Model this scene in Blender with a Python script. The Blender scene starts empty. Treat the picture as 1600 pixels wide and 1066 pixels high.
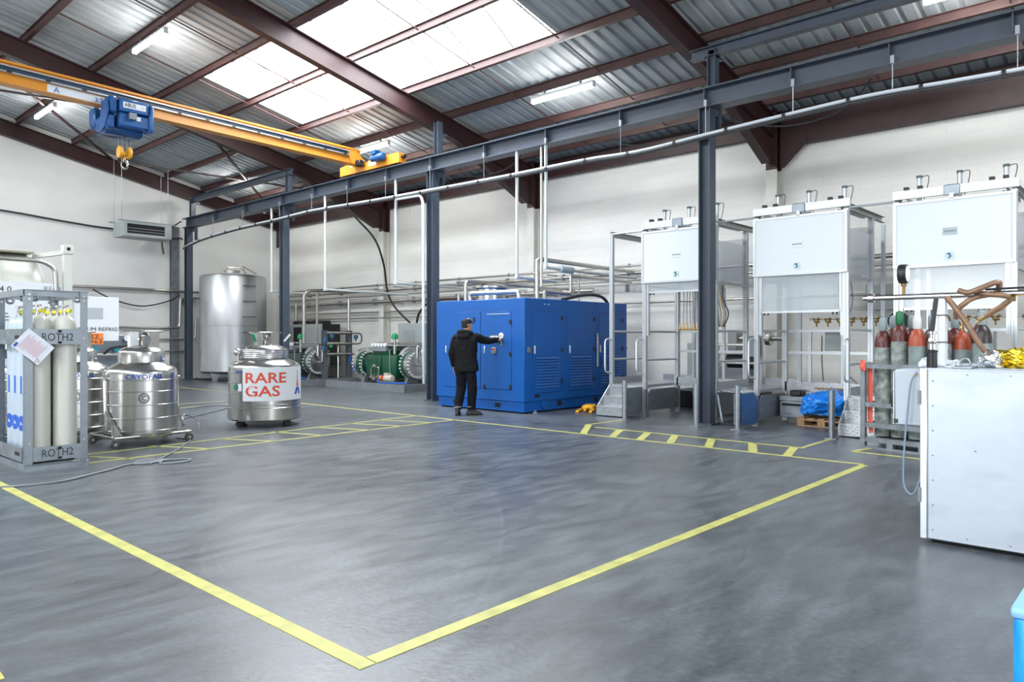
import bpy, bmesh, math, random
from math import sin, cos, pi, radians as rad, sqrt, atan2
from mathutils import Vector as V, Matrix
random.seed(7)
sc = bpy.context.scene
COL = sc.collection
# ------------------------------------------------------------------ camera, world, light, exposure
cam_d = bpy.data.cameras.new('camera'); cam = bpy.data.objects.new('camera', cam_d); COL.objects.link(cam)
cam.location = (0, 0, 1.45); cam.rotation_euler = (rad(90), 0, rad(-47.6))
cam_d.sensor_width = 36; cam_d.lens = 1150*36/1600; cam_d.shift_y = -4/1600; cam_d.clip_end = 200; cam_d.clip_start = .05
sc.camera = cam
w = bpy.data.worlds.new('sky'); sc.world = w; w.use_nodes = True
w.node_tree.nodes['Background'].inputs[0].default_value = (.85, .92, 1, 1); w.node_tree.nodes['Background'].inputs[1].default_value = 1.0
sc.view_settings.view_transform = 'Standard'; sc.view_settings.look = 'None'; sc.view_settings.gamma = 1; sc.view_settings.use_curve_mapping = False
sc.view_settings.exposure = 0.6
sc.cycles.use_denoising = True; sc.cycles.max_bounces = 8; sc.cycles.diffuse_bounces = 4; sc.cycles.glossy_bounces = 4; sc.cycles.transparent_max_bounces = 12
sc.cycles.sample_clamp_indirect = 6; sc.cycles.caustics_reflective = False; sc.cycles.caustics_refractive = False
SKY_E, TUBE_E = 13.0, 60.0
def area(name, loc, rot, sx, sy, power, col=(1, 1, 1)):
    l = bpy.data.lights.new(name, 'AREA'); l.shape = 'RECTANGLE'; l.size = sx; l.size_y = sy; l.energy = power; l.color = col
    o = bpy.data.objects.new(name, l); COL.objects.link(o); o.location = loc; o.rotation_euler = rot
# daylight entering by the two roller doors behind the photographer
area('daylight_yard_door', (-13.3, 6, 2.4), (0, rad(-90), 0), 4.6, 7, 800, (.93, .97, 1))
area('daylight_rear_door', (4.5, -7.8, 2.4), (rad(-90), 0, rad(180)), 6, 4.6, 250, (.93, .97, 1))
# ------------------------------------------------------------------ materials
MATS = {}
def mat(name, col, rough=.5, metal=0., var=.0, vscale=6., bump=0., bscale=60., alpha=1., emit=None, estr=0., spec=.5, stretch=None, rvar=0.):
    if name in MATS: return MATS[name]
    m = bpy.data.materials.new(name); m.use_nodes = True; MATS[name] = m
    nt = m.node_tree; N = nt.nodes; L = nt.links; b = N['Principled BSDF']
    b.inputs['Base Color'].default_value = (*col, 1); b.inputs['Roughness'].default_value = rough; b.inputs['Metallic'].default_value = metal
    b.inputs['Specular IOR Level'].default_value = spec
    if alpha < 1: b.inputs['Alpha'].default_value = alpha
    if emit: b.inputs['Emission Color'].default_value = (*emit, 1); b.inputs['Emission Strength'].default_value = estr
    if var or bump or rvar:
        tc = N.new('ShaderNodeTexCoord'); vec = tc.outputs['Object']
        if stretch:
            mp = N.new('ShaderNodeMapping'); mp.inputs['Scale'].default_value = stretch; L.new(vec, mp.inputs[0]); vec = mp.outputs[0]
    if var or rvar:
        n = N.new('ShaderNodeTexNoise'); n.inputs['Scale'].default_value = vscale; n.inputs['Detail'].default_value = 5; L.new(vec, n.inputs['Vector'])
        if var:
            r = N.new('ShaderNodeValToRGB'); L.new(n.outputs[0], r.inputs[0])
            r.color_ramp.elements[0].position = .3; r.color_ramp.elements[1].position = .7
            r.color_ramp.elements[0].color = (*[max(0, c*(1-var)) for c in col], 1); r.color_ramp.elements[1].color = (*[min(1, c*(1+var)) for c in col], 1)
            L.new(r.outputs[0], b.inputs['Base Color'])
        if rvar:
            q = N.new('ShaderNodeMapRange'); L.new(n.outputs[0], q.inputs[0]); q.inputs[1].default_value = .3; q.inputs[2].default_value = .7
            q.inputs[3].default_value = max(.03, rough-rvar); q.inputs[4].default_value = min(1, rough+rvar); L.new(q.outputs[0], b.inputs['Roughness'])
    if bump:
        n2 = N.new('ShaderNodeTexNoise'); n2.inputs['Scale'].default_value = bscale; n2.inputs['Detail'].default_value = 4; L.new(vec, n2.inputs['Vector'])
        bp = N.new('ShaderNodeBump'); bp.inputs['Strength'].default_value = bump; bp.inputs['Distance'].default_value = .02
        L.new(n2.outputs[0], bp.inputs['Height']); L.new(bp.outputs[0], b.inputs['Normal'])
    return m
maroon = mat('maroon_steel_paint', (.042, .015, .016), .5, var=.2, vscale=4)
purlin_m = mat('maroon_purlin_paint', (.075, .033, .031), .5, var=.2, vscale=3)
slate = mat('blue_grey_steel_paint', (.05, .066, .094), .42, var=.1)
orange = mat('crane_yellow_paint', (.72, .28, .03), .38)
craneblue = mat('crane_blue_paint', (.008, .08, .27), .35, var=.1)
boxblue = mat('enclosure_blue_paint', (.0005, .10, .40), .42, var=.05, vscale=2)
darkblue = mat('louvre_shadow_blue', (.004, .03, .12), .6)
steel = mat('stainless_steel', (.52, .51, .49), .24, 1., var=.05, vscale=3, stretch=(4, 4, .6))
steel2 = mat('brushed_tank_steel', (.50, .51, .53), .36, 1., var=.10, vscale=2.5, stretch=(2, 2, .5))
pipe_m = mat('pipe_steel', (.52, .50, .47), .33, 1., var=.12, vscale=5)
galv = mat('galvanised_steel', (.27, .30, .33), .42, .75, var=.16, vscale=9, rvar=.1)
alu = mat('aluminium_profile', (.56, .59, .62), .34, .55)
aluplate = mat('aluminium_tread_plate', (.48, .50, .53), .32, .8)
def _tread():
    nt = aluplate.node_tree; N = nt.nodes; L = nt.links; tc = N.new('ShaderNodeTexCoord'); mp = N.new('ShaderNodeMapping'); mp.inputs['Rotation'].default_value = (.785, .785, .785); L.new(tc.outputs['Object'], mp.inputs[0])
    v = N.new('ShaderNodeTexVoronoi'); v.inputs['Scale'].default_value = 26; v.inputs['Randomness'].default_value = .15; L.new(mp.outputs[0], v.inputs['Vector'])
    r = N.new('ShaderNodeValToRGB'); L.new(v.outputs['Distance'], r.inputs[0]); r.color_ramp.elements[0].position = .25; r.color_ramp.elements[0].color = (1, 1, 1, 1); r.color_ramp.elements[1].position = .4; r.color_ramp.elements[1].color = (0, 0, 0, 1)
    bp = N.new('ShaderNodeBump'); bp.inputs['Strength'].default_value = .7; bp.inputs['Distance'].default_value = .006; L.new(r.outputs[0], bp.inputs['Height']); L.new(bp.outputs[0], N['Principled BSDF'].inputs['Normal'])
_tread()
white = mat('white_panel', (.71, .75, .79), .45)
whitepaint = mat('white_paint', (.78, .80, .82), .4, var=.04, vscale=5)
offwhite = mat('cream_white_paint', (.60, .61, .56), .35, var=.04, vscale=4)
black = mat('black_plastic', (.012, .012, .014), .45)
rubber = mat('black_rubber', (.02, .02, .021), .7)
greyrub = mat('grey_wheel_rubber', (.09, .085, .08), .6)
dark = mat('dark_void', (.008, .008, .01), .8)
cab = mat('light_grey_cabinet', (.36, .40, .40), .45, var=.05)
grey = mat('mid_grey_paint', (.22, .24, .26), .5, var=.1)
green = mat('compressor_green_paint', (.004, .065, .03), .32, var=.15)
brass = mat('brass', (.34, .22, .09), .38, 1., var=.2, vscale=30)
acryl = mat('acrylic_pane', (.66, .72, .78), .12, alpha=.36, spec=.8)
yellowp = mat('yellow_floor_paint', (.46, .44, .13), .5, var=.18, vscale=7)
red = mat('red_paint', (.62, .03, .02), .4); salmon = mat('red_strap_webbing', (.72, .12, .08), .6)
orangep = mat('orange_plate', (.85, .24, .05), .5)
inkblk = mat('black_ink', (.02, .02, .022), .6); inkblue = mat('blue_ink', (.02, .09, .42), .5); inkred = mat('red_ink', (.68, .075, .04), .5)
inkgrey = mat('grey_ink', (.22, .24, .27), .6); inkwhite = mat('white_ink', (.72, .745, .78), .5)
cable_blk = mat('black_cable_sheath', (.018, .018, .02), .5); cable_grey = mat('grey_cable_sheath', (.20, .22, .24), .5); cable_blue = mat('blue_hose', (.01, .10, .42), .4)
conduit_m = mat('pale_conduit', (.58, .62, .62), .4, .2)
wood = mat('pallet_wood', (.42, .25, .13), .75, var=.25, vscale=4, stretch=(1, 8, 8))
gold = mat('gold_foil', (.95, .66, .05), .2, 1., bump=.3, bscale=14)
silver = mat('silver_foil', (.85, .86, .88), .2, 1., bump=.3, bscale=14)
hose_m = mat('brown_corrugated_hose', (.27, .16, .10), .45, .4, var=.15, vscale=20)
tarp = mat('blue_plastic_sheet', (.01, .22, .75), .22, bump=.25, bscale=7)
cylgrey = mat('cylinder_grey_paint', (.22, .27, .26), .5, var=.22, vscale=7, rvar=.1)
cylrust = mat('cylinder_worn_paint', (.24, .27, .25), .6, var=.55, vscale=11)
cylwhite = mat('cylinder_white_paint', (.62, .62, .56), .3, var=.02)
cylpale = mat('pale_blue_and_shaded_white', (.38, .45, .52), .35, var=.03)  # silencer's own pale blue; left rack cylinders are white, their lighting put into colour
shmaroon = mat('cylinder_maroon_shoulder', (.10, .022, .018), .35, var=.3, vscale=9); shorange = mat('cylinder_orange_shoulder', (.38, .07, .03), .4, var=.2, vscale=9)
yellowv = mat('yellow_valve_cap', (.82, .74, .03), .4)
glassdial = mat('white_dial', (.82, .84, .86), .25)
tube_m = mat('fluorescent_tube', (1, 1, 1), .4, emit=(1, .99, .95), estr=TUBE_E)
sky_m = mat('daylit_skylight_pane', (.9, .92, .95), .4, emit=(.90, .96, 1), estr=SKY_E)

def floor_mat():
    m = bpy.data.materials.new('polished_concrete'); m.use_nodes = True; nt = m.node_tree; N = nt.nodes; L = nt.links; b = N['Principled BSDF']
    tc = N.new('ShaderNodeTexCoord'); P = tc.outputs['Object']
    def noise(sc_, det=6, vec=P, dist=0):
        n = N.new('ShaderNodeTexNoise'); n.inputs['Scale'].default_value = sc_; n.inputs['Detail'].default_value = det; n.inputs['Distortion'].default_value = dist; L.new(vec, n.inputs['Vector']); return n.outputs[0]
    def mth(op, a, c=None, d=None):
        q = N.new('ShaderNodeMath'); q.operation = op
        for i, x in enumerate((a, c, d)):
            if x is None: continue
            if isinstance(x, (int, float)): q.inputs[i].default_value = x
            else: L.new(x, q.inputs[i])
        return q.outputs[0]
    mp = N.new('ShaderNodeMapping'); mp.inputs['Rotation'].default_value = (0, 0, .5); mp.inputs['Scale'].default_value = (.5, 1.5, 1); L.new(P, mp.inputs[0])
    big = noise(.55, 5, P, .2); streak = noise(4.5, 12, mp.outputs[0], .3); fine = noise(26, 10)
    s = mth('ADD', mth('MULTIPLY', big, .30), mth('ADD', mth('MULTIPLY', streak, .44), mth('MULTIPLY', fine, .26)))
    sx = N.new('ShaderNodeSeparateXYZ'); L.new(P, sx.inputs[0])
    # tyre arcs worn into the concrete
    def arc(cx, cy, r, wdt, amt, s):
        dx = mth('SUBTRACT', sx.outputs[0], cx); dy = mth('SUBTRACT', sx.outputs[1], cy)
        d = mth('SQRT', mth('ADD', mth('MULTIPLY', dx, dx), mth('MULTIPLY', dy, dy)))
        k = mth('SUBTRACT', 1, mth('DIVIDE', mth('ABSOLUTE', mth('SUBTRACT', d, r)), wdt)); k = mth('MAXIMUM', k, 0); k = mth('MULTIPLY', mth('MINIMUM', mth('MULTIPLY', k, 2), 1), mth('MULTIPLY', noise(1.1, 3), amt))
        return mth('SUBTRACT', s, k)
    s = arc(4.05, 3.97, 2.0, .17, .10, s); s = arc(4.05, 3.97, 2.02, .02, -.09, s); s = arc(4.05, 3.97, 1.93, .016, -.08, s); s = arc(-1.8, 10.1, 8.77, .25, .06, s); s = arc(-1.8, 10.1, 8.6, .02, -.07, s); s = arc(3.4, 6.0, 2.2, .12, .06, s); s = arc(7.4, 7.4, 2.3, .2, .07, s)
    ramp = N.new('ShaderNodeValToRGB'); L.new(s, ramp.inputs[0]); e = ramp.color_ramp.elements
    e[0].position = .36; e[0].color = (.044, .050, .058, 1); e[1].position = .64; e[1].color = (.140, .156, .172, 1)
    x = ramp.color_ramp.elements.new(.49); x.color = (.082, .092, .103, 1)
    # sawn slab joint
    jn = mth('LESS_THAN', mth('ABSOLUTE', mth('SUBTRACT', sx.outputs[1], mth('ADD', 4.57, mth('MULTIPLY', sx.outputs[0], .055)))), .006)
    mx = N.new('ShaderNodeMixRGB'); L.new(jn, mx.inputs[0]); L.new(ramp.outputs[0], mx.inputs[1]); mx.inputs[2].default_value = (.05, .052, .06, 1)
    L.new(mx.outputs[0], b.inputs['Base Color'])
    r = N.new('ShaderNodeMapRange'); L.new(s, r.inputs[0]); r.inputs[1].default_value = .3; r.inputs[2].default_value = .7; r.inputs[3].default_value = .26; r.inputs[4].default_value = .42
    L.new(r.outputs[0], b.inputs['Roughness'])
    bp = N.new('ShaderNodeBump'); bp.inputs['Strength'].default_value = .12; bp.inputs['Distance'].default_value = .01; L.new(fine, bp.inputs['Height']); L.new(bp.outputs[0], b.inputs['Normal'])
    return m
def wall_mat(name, col, brick, var=.06):
    m = bpy.data.materials.new(name); m.use_nodes = True; nt = m.node_tree; N = nt.nodes; L = nt.links; b = N['Principled BSDF']; b.inputs['Roughness'].default_value = .7
    tc = N.new('ShaderNodeTexCoord'); n = N.new('ShaderNodeTexNoise'); n.inputs['Scale'].default_value = .9; n.inputs['Detail'].default_value = 8
    mp0 = N.new('ShaderNodeMapping'); mp0.inputs['Scale'].default_value = (1, .5, 1.6); L.new(tc.outputs['Object'], mp0.inputs[0]); L.new(mp0.outputs[0], n.inputs['Vector'])
    r = N.new('ShaderNodeValToRGB'); L.new(n.outputs[0], r.inputs[0]); r.color_ramp.elements[0].position = .3; r.color_ramp.elements[1].position = .62
    r.color_ramp.elements[0].color = (*[c*(1-var*2) for c in col], 1); r.color_ramp.elements[1].color = (*col, 1); L.new(r.outputs[0], b.inputs['Base Color'])
    if brick:
        mp = N.new('ShaderNodeMapping'); mp.inputs['Rotation'].default_value = (0, rad(90), rad(90)); L.new(tc.outputs['Object'], mp.inputs[0])
        cx = N.new('ShaderNodeCombineXYZ'); sx = N.new('ShaderNodeSeparateXYZ'); L.new(tc.outputs['Object'], sx.inputs[0]); L.new(sx.outputs[1], cx.inputs[0]); L.new(sx.outputs[2], cx.inputs[1])
        t = N.new('ShaderNodeTexBrick'); t.inputs['Scale'].default_value = 1; t.inputs['Brick Width'].default_value = .5; t.inputs['Row Height'].default_value = .2; t.inputs['Mortar Size'].default_value = .012; t.inputs['Mortar Smooth'].default_value = 1
        L.new(cx.outputs[0], t.inputs['Vector'])
        n3 = N.new('ShaderNodeTexNoise'); n3.inputs['Scale'].default_value = 9; n3.inputs['Detail'].default_value = 5; L.new(tc.outputs['Object'], n3.inputs['Vector'])
        ad = N.new('ShaderNodeMath'); ad.operation = 'SUBTRACT'; L.new(n3.outputs[0], ad.inputs[0]); L.new(t.outputs['Fac'], ad.inputs[1])
        bp = N.new('ShaderNodeBump'); bp.inputs['Strength'].default_value = .35; bp.inputs['Distance'].default_value = .012; L.new(ad.outputs[0], bp.inputs['Height']); L.new(bp.outputs[0], b.inputs['Normal'])
    return m
def roof_mat():
    m = bpy.data.materials.new('galvanised_roof_sheet'); m.use_nodes = True; nt = m.node_tree; N = nt.nodes; L = nt.links; b = N['Principled BSDF']
    b.inputs['Roughness'].default_value = .6; b.inputs['Metallic'].default_value = .1; b.inputs['Specular IOR Level'].default_value = .3
    tc = N.new('ShaderNodeTexCoord'); mp = N.new('ShaderNodeMapping'); mp.inputs['Scale'].default_value = (.5, 3, 1); L.new(tc.outputs['Object'], mp.inputs[0])
    n = N.new('ShaderNodeTexNoise'); n.inputs['Scale'].default_value = 1.6; n.inputs['Detail'].default_value = 7; L.new(mp.outputs[0], n.inputs['Vector'])
    r = N.new('ShaderNodeValToRGB'); L.new(n.outputs[0], r.inputs[0]); e = r.color_ramp.elements; e[0].position = .32; e[0].color = (.36, .40, .42, 1); e[1].position = .68; e[1].color = (.52, .56, .58, 1)
    L.new(r.outputs[0], b.inputs['Base Color']); return m
# ------------------------------------------------------------------ mesh helpers
_txt = {}
def text_data(s, bold=False):
    if s in _txt: return _txt[s]
    cu = bpy.data.curves.new('t', 'FONT'); cu.body = s; cu.size = 1; cu.resolution_u = 3; cu.offset = .018 if bold else 0
    o = bpy.data.objects.new('t', cu); COL.objects.link(o); dg = bpy.context.evaluated_depsgraph_get()
    me = o.evaluated_get(dg).to_mesh(); vs = [tuple(v.co) for v in me.vertices]; fs = [tuple(p.vertices) for p in me.polygons]
    o.evaluated_get(dg).to_mesh_clear(); bpy.data.objects.remove(o); bpy.data.curves.remove(cu); _txt[s] = (vs, fs); return vs, fs
class MB:
    def __init__(s): s.v = []; s.f = []
    def add(s, vs, fs):
        o = len(s.v); s.v += [tuple(v) for v in vs]; s.f += [tuple(i+o for i in f) for f in fs]; return s
    def box(s, x0, x1, y0, y1, z0, z1):
        return s.add([(x0,y0,z0),(x1,y0,z0),(x1,y1,z0),(x0,y1,z0),(x0,y0,z1),(x1,y0,z1),(x1,y1,z1),(x0,y1,z1)],
                     [(0,3,2,1),(4,5,6,7),(0,1,5,4),(1,2,6,5),(2,3,7,6),(3,0,4,7)])
    def cbox(s, x0, x1, y0, y1, z0, z1, b=.01, seg=1):
        bm = bmesh.new(); bmesh.ops.create_cube(bm, size=1)
        for v in bm.verts: v.co = V(((x0+x1)/2+v.co.x*(x1-x0), (y0+y1)/2+v.co.y*(y1-y0), (z0+z1)/2+v.co.z*(z1-z0)))
        bmesh.ops.bevel(bm, geom=bm.edges[:], offset=b, segments=seg, profile=.5, affect='EDGES'); s.bm(bm); return s
    def bm(s, bm):
        bm.verts.index_update(); s.add([v.co for v in bm.verts], [[v.index for v in f.verts] for f in bm.faces]); bm.free()
    def ext(s, prof, p0, p1, up=(0,0,1)):
        p0, p1 = V(p0), V(p1); d = (p1-p0).normalized(); u = V(up); sd = d.cross(u).normalized(); u = sd.cross(d); n = len(prof)
        vs = [p0+sd*a+u*c for a, c in prof]+[p1+sd*a+u*c for a, c in prof]
        return s.add(vs, [tuple(range(n))[::-1], tuple(range(n, 2*n))]+[(i, (i+1) % n, n+(i+1) % n, n+i) for i in range(n)])
    def bar(s, p0, p1, a, b=None, up=(0,0,1)):
        b = a if b is None else b; return s.ext([(-a/2,-b/2),(a/2,-b/2),(a/2,b/2),(-a/2,b/2)], p0, p1, up)
    def ibeam(s, p0, p1, h, w, tf=.02, tw=.012, up=(0,0,1)):
        return s.ext([(-w/2,-h/2),(w/2,-h/2),(w/2,-h/2+tf),(tw/2,-h/2+tf),(tw/2,h/2-tf),(w/2,h/2-tf),(w/2,h/2),(-w/2,h/2),(-w/2,h/2-tf),(-tw/2,h/2-tf),(-tw/2,-h/2+tf),(-w/2,-h/2+tf)], p0, p1, up)
    def chan(s, p0, p1, h, w, t=.006, up=(0,0,1)):
        return s.ext([(-w/2,-h/2),(w/2,-h/2),(w/2,-h/2+t),(-w/2+t,-h/2+t),(-w/2+t,h/2-t),(w/2,h/2-t),(w/2,h/2),(-w/2,h/2)], p0, p1, up)
    def cyl(s, p0, p1, r, n=12, r2=None, caps=True):
        p0, p1 = V(p0), V(p1); d = (p1-p0).normalized(); a = d.orthogonal().normalized(); b = d.cross(a); r2 = r if r2 is None else r2
        vs = [p0+(a*cos(2*pi*i/n)+b*sin(2*pi*i/n))*r for i in range(n)]+[p1+(a*cos(2*pi*i/n)+b*sin(2*pi*i/n))*r2 for i in range(n)]
        fs = [(i, (i+1) % n, n+(i+1) % n, n+i) for i in range(n)]
        if caps: fs += [tuple(range(n))[::-1], tuple(range(n, 2*n))]
        return s.add(vs, fs)
    def tube(s, pts, r, n=8, closed=False, rf=None):
        P = [V(p) for p in pts]; m = len(P)
        T = [((P[(i+1) % m] if closed or i < m-1 else P[i])-(P[i-1] if closed or i else P[i])).normalized() for i in range(m)]
        a = T[0].orthogonal().normalized(); vs = []
        for i in range(m):
            a = (a-T[i]*a.dot(T[i])); a = a.normalized() if a.length > 1e-6 else T[i].orthogonal().normalized(); b = T[i].cross(a); rr = rf(i/(m-1)) if rf else r
            vs += [P[i]+(a*cos(2*pi*k/n)+b*sin(2*pi*k/n))*rr for k in range(n)]
        fs = [(i*n+k, i*n+(k+1) % n, ((i+1) % m)*n+(k+1) % n, ((i+1) % m)*n+k) for i in range(m if closed else m-1) for k in range(n)]
        if not closed: fs += [tuple(range(n))[::-1], tuple(range((m-1)*n, m*n))]
        return s.add(vs, fs)
    def lathe(s, prof, c=(0,0,0), n=32, ax='z'):
        vs = []; m = len(prof)
        for r, z in prof:
            for k in range(n):
                a = 2*pi*k/n; p = (r*cos(a), r*sin(a), z)
                if ax == 'x': p = (z, r*cos(a), r*sin(a))
                if ax == 'y': p = (r*cos(a), z, r*sin(a))
                vs.append((p[0]+c[0], p[1]+c[1], p[2]+c[2]))
        fs = [(i*n+k, i*n+(k+1) % n, (i+1)*n+(k+1) % n, (i+1)*n+k) for i in range(m-1) for k in range(n)]
        fs += [tuple(range(n))[::-1], tuple(range((m-1)*n, m*n))]
        return s.add(vs, fs)
    def prism(s, poly, ax, a0, a1):
        n = len(poly)
        def p(u, q, t): return {'x': (t, u, q), 'y': (u, t, q), 'z': (u, q, t)}[ax]
        return s.add([p(u, q, a0) for u, q in poly]+[p(u, q, a1) for u, q in poly], [tuple(range(n))[::-1], tuple(range(n, 2*n))]+[(i, (i+1) % n, n+(i+1) % n, n+i) for i in range(n)])
    def sph(s, c, r, n=12, sz=1.):
        k = n//2; return s.lathe([(max(1e-4, r*sin(pi*i/k)), -r*sz*cos(pi*i/k)) for i in range(k+1)], c, n)
    def txt(s, body, size, o, xd, up, anchor=.5, width=None, wrap=None, bold=False):
        vs, fs = text_data(body, bold); xs = [v[0] for v in vs]; x0, x1 = min(xs), max(xs); k = size; kx = (width/(x1-x0)) if width else k; o, xd, up = V(o), V(xd), V(up)
        out = []
        for x, y, z in vs:
            u = (x-x0-(x1-x0)*anchor)*kx; q = y*k
            out.append(wrap(u, q) if wrap else o+xd*u+up*q)
        return s.add(out, fs)
    def rot(s, a, c=(0,0)):
        s.v = [(c[0]+(x-c[0])*cos(a)-(y-c[1])*sin(a), c[1]+(x-c[0])*sin(a)+(y-c[1])*cos(a), z) for x, y, z in s.v]; return s
    def xf(s, M): s.v = [tuple(M @ V(v)) for v in s.v]; return s
def mesh(name, mb, m, fix=True):
    me = bpy.data.meshes.new(name); me.from_pydata(mb.v, [], mb.f)
    if fix:
        bm = bmesh.new(); bm.from_mesh(me); bmesh.ops.recalc_face_normals(bm, faces=bm.faces); bm.to_mesh(me); bm.free()
    me.shade_smooth(); me.set_sharp_from_angle(angle=rad(38))
    for x in (m if isinstance(m, (list, tuple)) else [m]): me.materials.append(x)
    return me
def obj(name, mb, m, parent=None, fix=True):
    root = parent
    while root is not None and root.parent is not None: root = root.parent
    if root is not None and '_org' in root: # geometry given in world space: bring it to the thing's frame
        o_ = V(root['_org']); mb.v = [(a-o_.x, b-o_.y, c-o_.z) for a, b, c in mb.v]
    me = mesh(name, mb, m, fix); o = bpy.data.objects.new(name, me); COL.objects.link(o)
    if parent is not None: o.parent = parent
    return o
def tag(o, label=None, cat=None, group=None, kind=None):
    if label: o['label'] = label
    if cat: o['category'] = cat
    if group: o['group'] = group
    if kind: o['kind'] = kind
    return o
ROOTS = []
def thing(name, label, cat, loc=(0,0,0), rz=0., group=None, world=False, kind=None):
    o = bpy.data.objects.new(name, None); COL.objects.link(o); o.location = loc; o.rotation_euler = (0, 0, rz); o.empty_display_size = .2
    tag(o, label, cat, group, kind)
    if world: o['_org'] = list(loc)
    ROOTS.append(o); return o
def single(name, mb, m, label, cat, group=None, kind=None, loc=None):
    if loc: mb.v = [(a-loc[0], b-loc[1], c-loc[2]) for a, b, c in mb.v]
    o = obj(name, mb, m); 
    if loc: o.location = loc
    return tag(o, label, cat, group, kind)
def copy_tree(o, parent=None):
    c = o.copy(); COL.objects.link(c)
    if parent is not None: c.parent = parent
    for ch in o.children: copy_tree(ch, c)
    return c
def dup(o, loc, rz=0., label=None, group=None):
    c = copy_tree(o); c.location = loc; c.rotation_euler = (0, 0, rz)
    if label: c['label'] = label
    if group: c['group'] = group
    return c
def fillet(pts, r, k=4):
    P = [V(p) for p in pts]; out = [P[0]]
    for i in range(1, len(P)-1):
        a = (P[i-1]-P[i]); b = (P[i+1]-P[i]); rr = min(r, a.length*.45, b.length*.45); A = P[i]+a.normalized()*rr; B = P[i]+b.normalized()*rr
        for j in range(k+1):
            t = j/k; out.append(A*(1-t)**2+P[i]*2*t*(1-t)+B*t*t)
    return out+[P[-1]]
def smooth_path(pts, k=6):
    P = [V(p) for p in pts]; out = []
    for i in range(len(P)-1):
        p0, p1, p2, p3 = P[max(i-1, 0)], P[i], P[i+1], P[min(i+2, len(P)-1)]
        for j in range(k):
            t = j/k; out.append(.5*((2*p1)+(p2-p0)*t+(2*p0-5*p1+4*p2-p3)*t*t+(3*p1-p0-3*p2+p3)*t**3))
    return out+[P[-1]]
# ------------------------------------------------------------------ the hall
XW, YE, XL, YR = 15.5, 26.5, -13.5, -8.0
ZR = lambda x: 8.25-.21*(x-6.1) if x > 1 else 8.25-.21*(1-6.1)-.21*(1-x)   # underside of the roof sheets
floor = tag(obj('floor', MB().box(XL-.2, XW+.2, YR-.2, YE+.2, -.2, 0), floor_mat()), 'grey polished concrete floor with scuffs and tyre arcs', 'floor', kind='structure')
wm = wall_mat('white_painted_blockwork', (.87, .86, .82), True); wm2 = wall_mat('white_painted_render', (.87, .87, .85), False, .03)
def swall(name, mb, m, label): return tag(obj(name, mb, m), label, 'wall', kind='structure')
swall('wall_right', MB().box(XW, XW+.2, YR-.2, YE+.2, 0, ZR(XW)), wm, 'long white painted blockwork side wall behind the pipes')
swall('wall_back', MB().prism([(XL-.2, 0), (XW, 0), (XW, ZR(XW)), (1, ZR(1)), (XL-.2, ZR(XL))], 'y', YE, YE+.2), wm2, 'smooth white gable wall at the far end')
swall('wall_front', MB().box(XL, .5, YR-.2, YR, 0, 6).box(8.5, XW, YR-.2, YR, 0, 6).box(.5, 8.5, YR-.2, YR, 4.8, 6).prism([(XL, 6), (XW, 6), (XW, ZR(XW)), (1, ZR(1)), (XL, 5.9)], 'y', YR-.2, YR), wm2, 'white wall with a roller door behind the photographer')
swall('wall_left', MB().box(XL-.2, XL, YR, 2, 0, ZR(XL)).box(XL-.2, XL, 10, YE, 0, ZR(XL)).box(XL-.2, XL, 2, 10, 4.8, ZR(XL)), wm2, 'white side wall with a yard door opposite the pipes')
# roof: one object per ribbed sheet
ceil = tag(bpy.data.objects.new('ceiling', None), 'ribbed galvanised roof sheets on maroon purlins', 'roof', kind='structure'); COL.objects.link(ceil)
rm = roof_mat()
def sheet(y0, x0, x1, nrib=4, pitch=.275):
    prof = []
    for i in range(nrib):
        a = i*pitch; prof += [(a, 0), (a+.05, 0), (a+.075, -.0), (a+.10, .045), (a+.155, .045), (a+.18, 0)]
    prof.append((nrib*pitch, 0)); b = MB(); k = 1
    vs = [(x, y0+a, ZR(x)+h) for x in (x0, x1) for a, h in prof]; n = len(prof)
    b.add(vs, [(i, i+1, n+i+1, n+i) for i in range(n-1)]); return b
NS = 33
for i in range(NS):
    y0 = -8.8+i*1.1
    segs = [(1, 8.02), (10.88, XW+.3)] if 8.75 <= y0 < 17.5 or -4.6 < y0 < -.5 else [(1, XW+.3)]
    for a, c in segs: obj('roof_sheet', sheet(y0, a, c), rm, ceil, fix=False)
obj('roof_slope', MB().add([(1, YR-.4, ZR(1)), (1, YE+.4, ZR(1)), (XL-.3, YE+.4, ZR(XL-.3)), (XL-.3, YR-.4, ZR(XL-.3))], [(0,1,2,3)]), rm, ceil, fix=False)
# skylights: vaulted panes between thin arched bars
def skylight(n, y0, npan, label, x0=8.02, x1=10.88):
    t = thing('window_%d' % n, label, 'skylight', (0,0,0), kind='structure')
    K = 8; arc = [(x0+(x1-x0)*j/K, ZR(x0+(x1-x0)*j/K)+.05+.42*sin(pi*j/K)) for j in range(K+1)]
    for i in range(npan):
        a, c = y0+i*1.1+.012, y0+(i+1)*1.1-.012
        b = MB().add([(x, y, z) for y in (a, c) for x, z in arc], [(j, j+1, K+2+j, K+1+j) for j in range(K)]); obj('pane', b, sky_m, t, fix=False)
    for i in range(npan+1):
        obj('glazing_bar', MB().tube([(x, y0+i*1.1, z-.02) for x, z in arc], .026, 6), grey, t)
    obj('kerb', MB().box(x0-.03, x0, y0, y0+npan*1.1, ZR(x0)-.02, ZR(x0)+.07).box(x1, x1+.03, y0, y0+npan*1.1, ZR(x1)-.02, ZR(x1)+.07).prism([(x0, ZR(x0)), (x1, ZR(x1))]+[(x, z) for x, z in arc[::-1]], 'y', y0-.02, y0).prism([(x0, ZR(x0)), (x1, ZR(x1))]+[(x, z) for x, z in arc[::-1]], 'y', y0+npan*1.1, y0+npan*1.1+.02), whitepaint, t)
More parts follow.
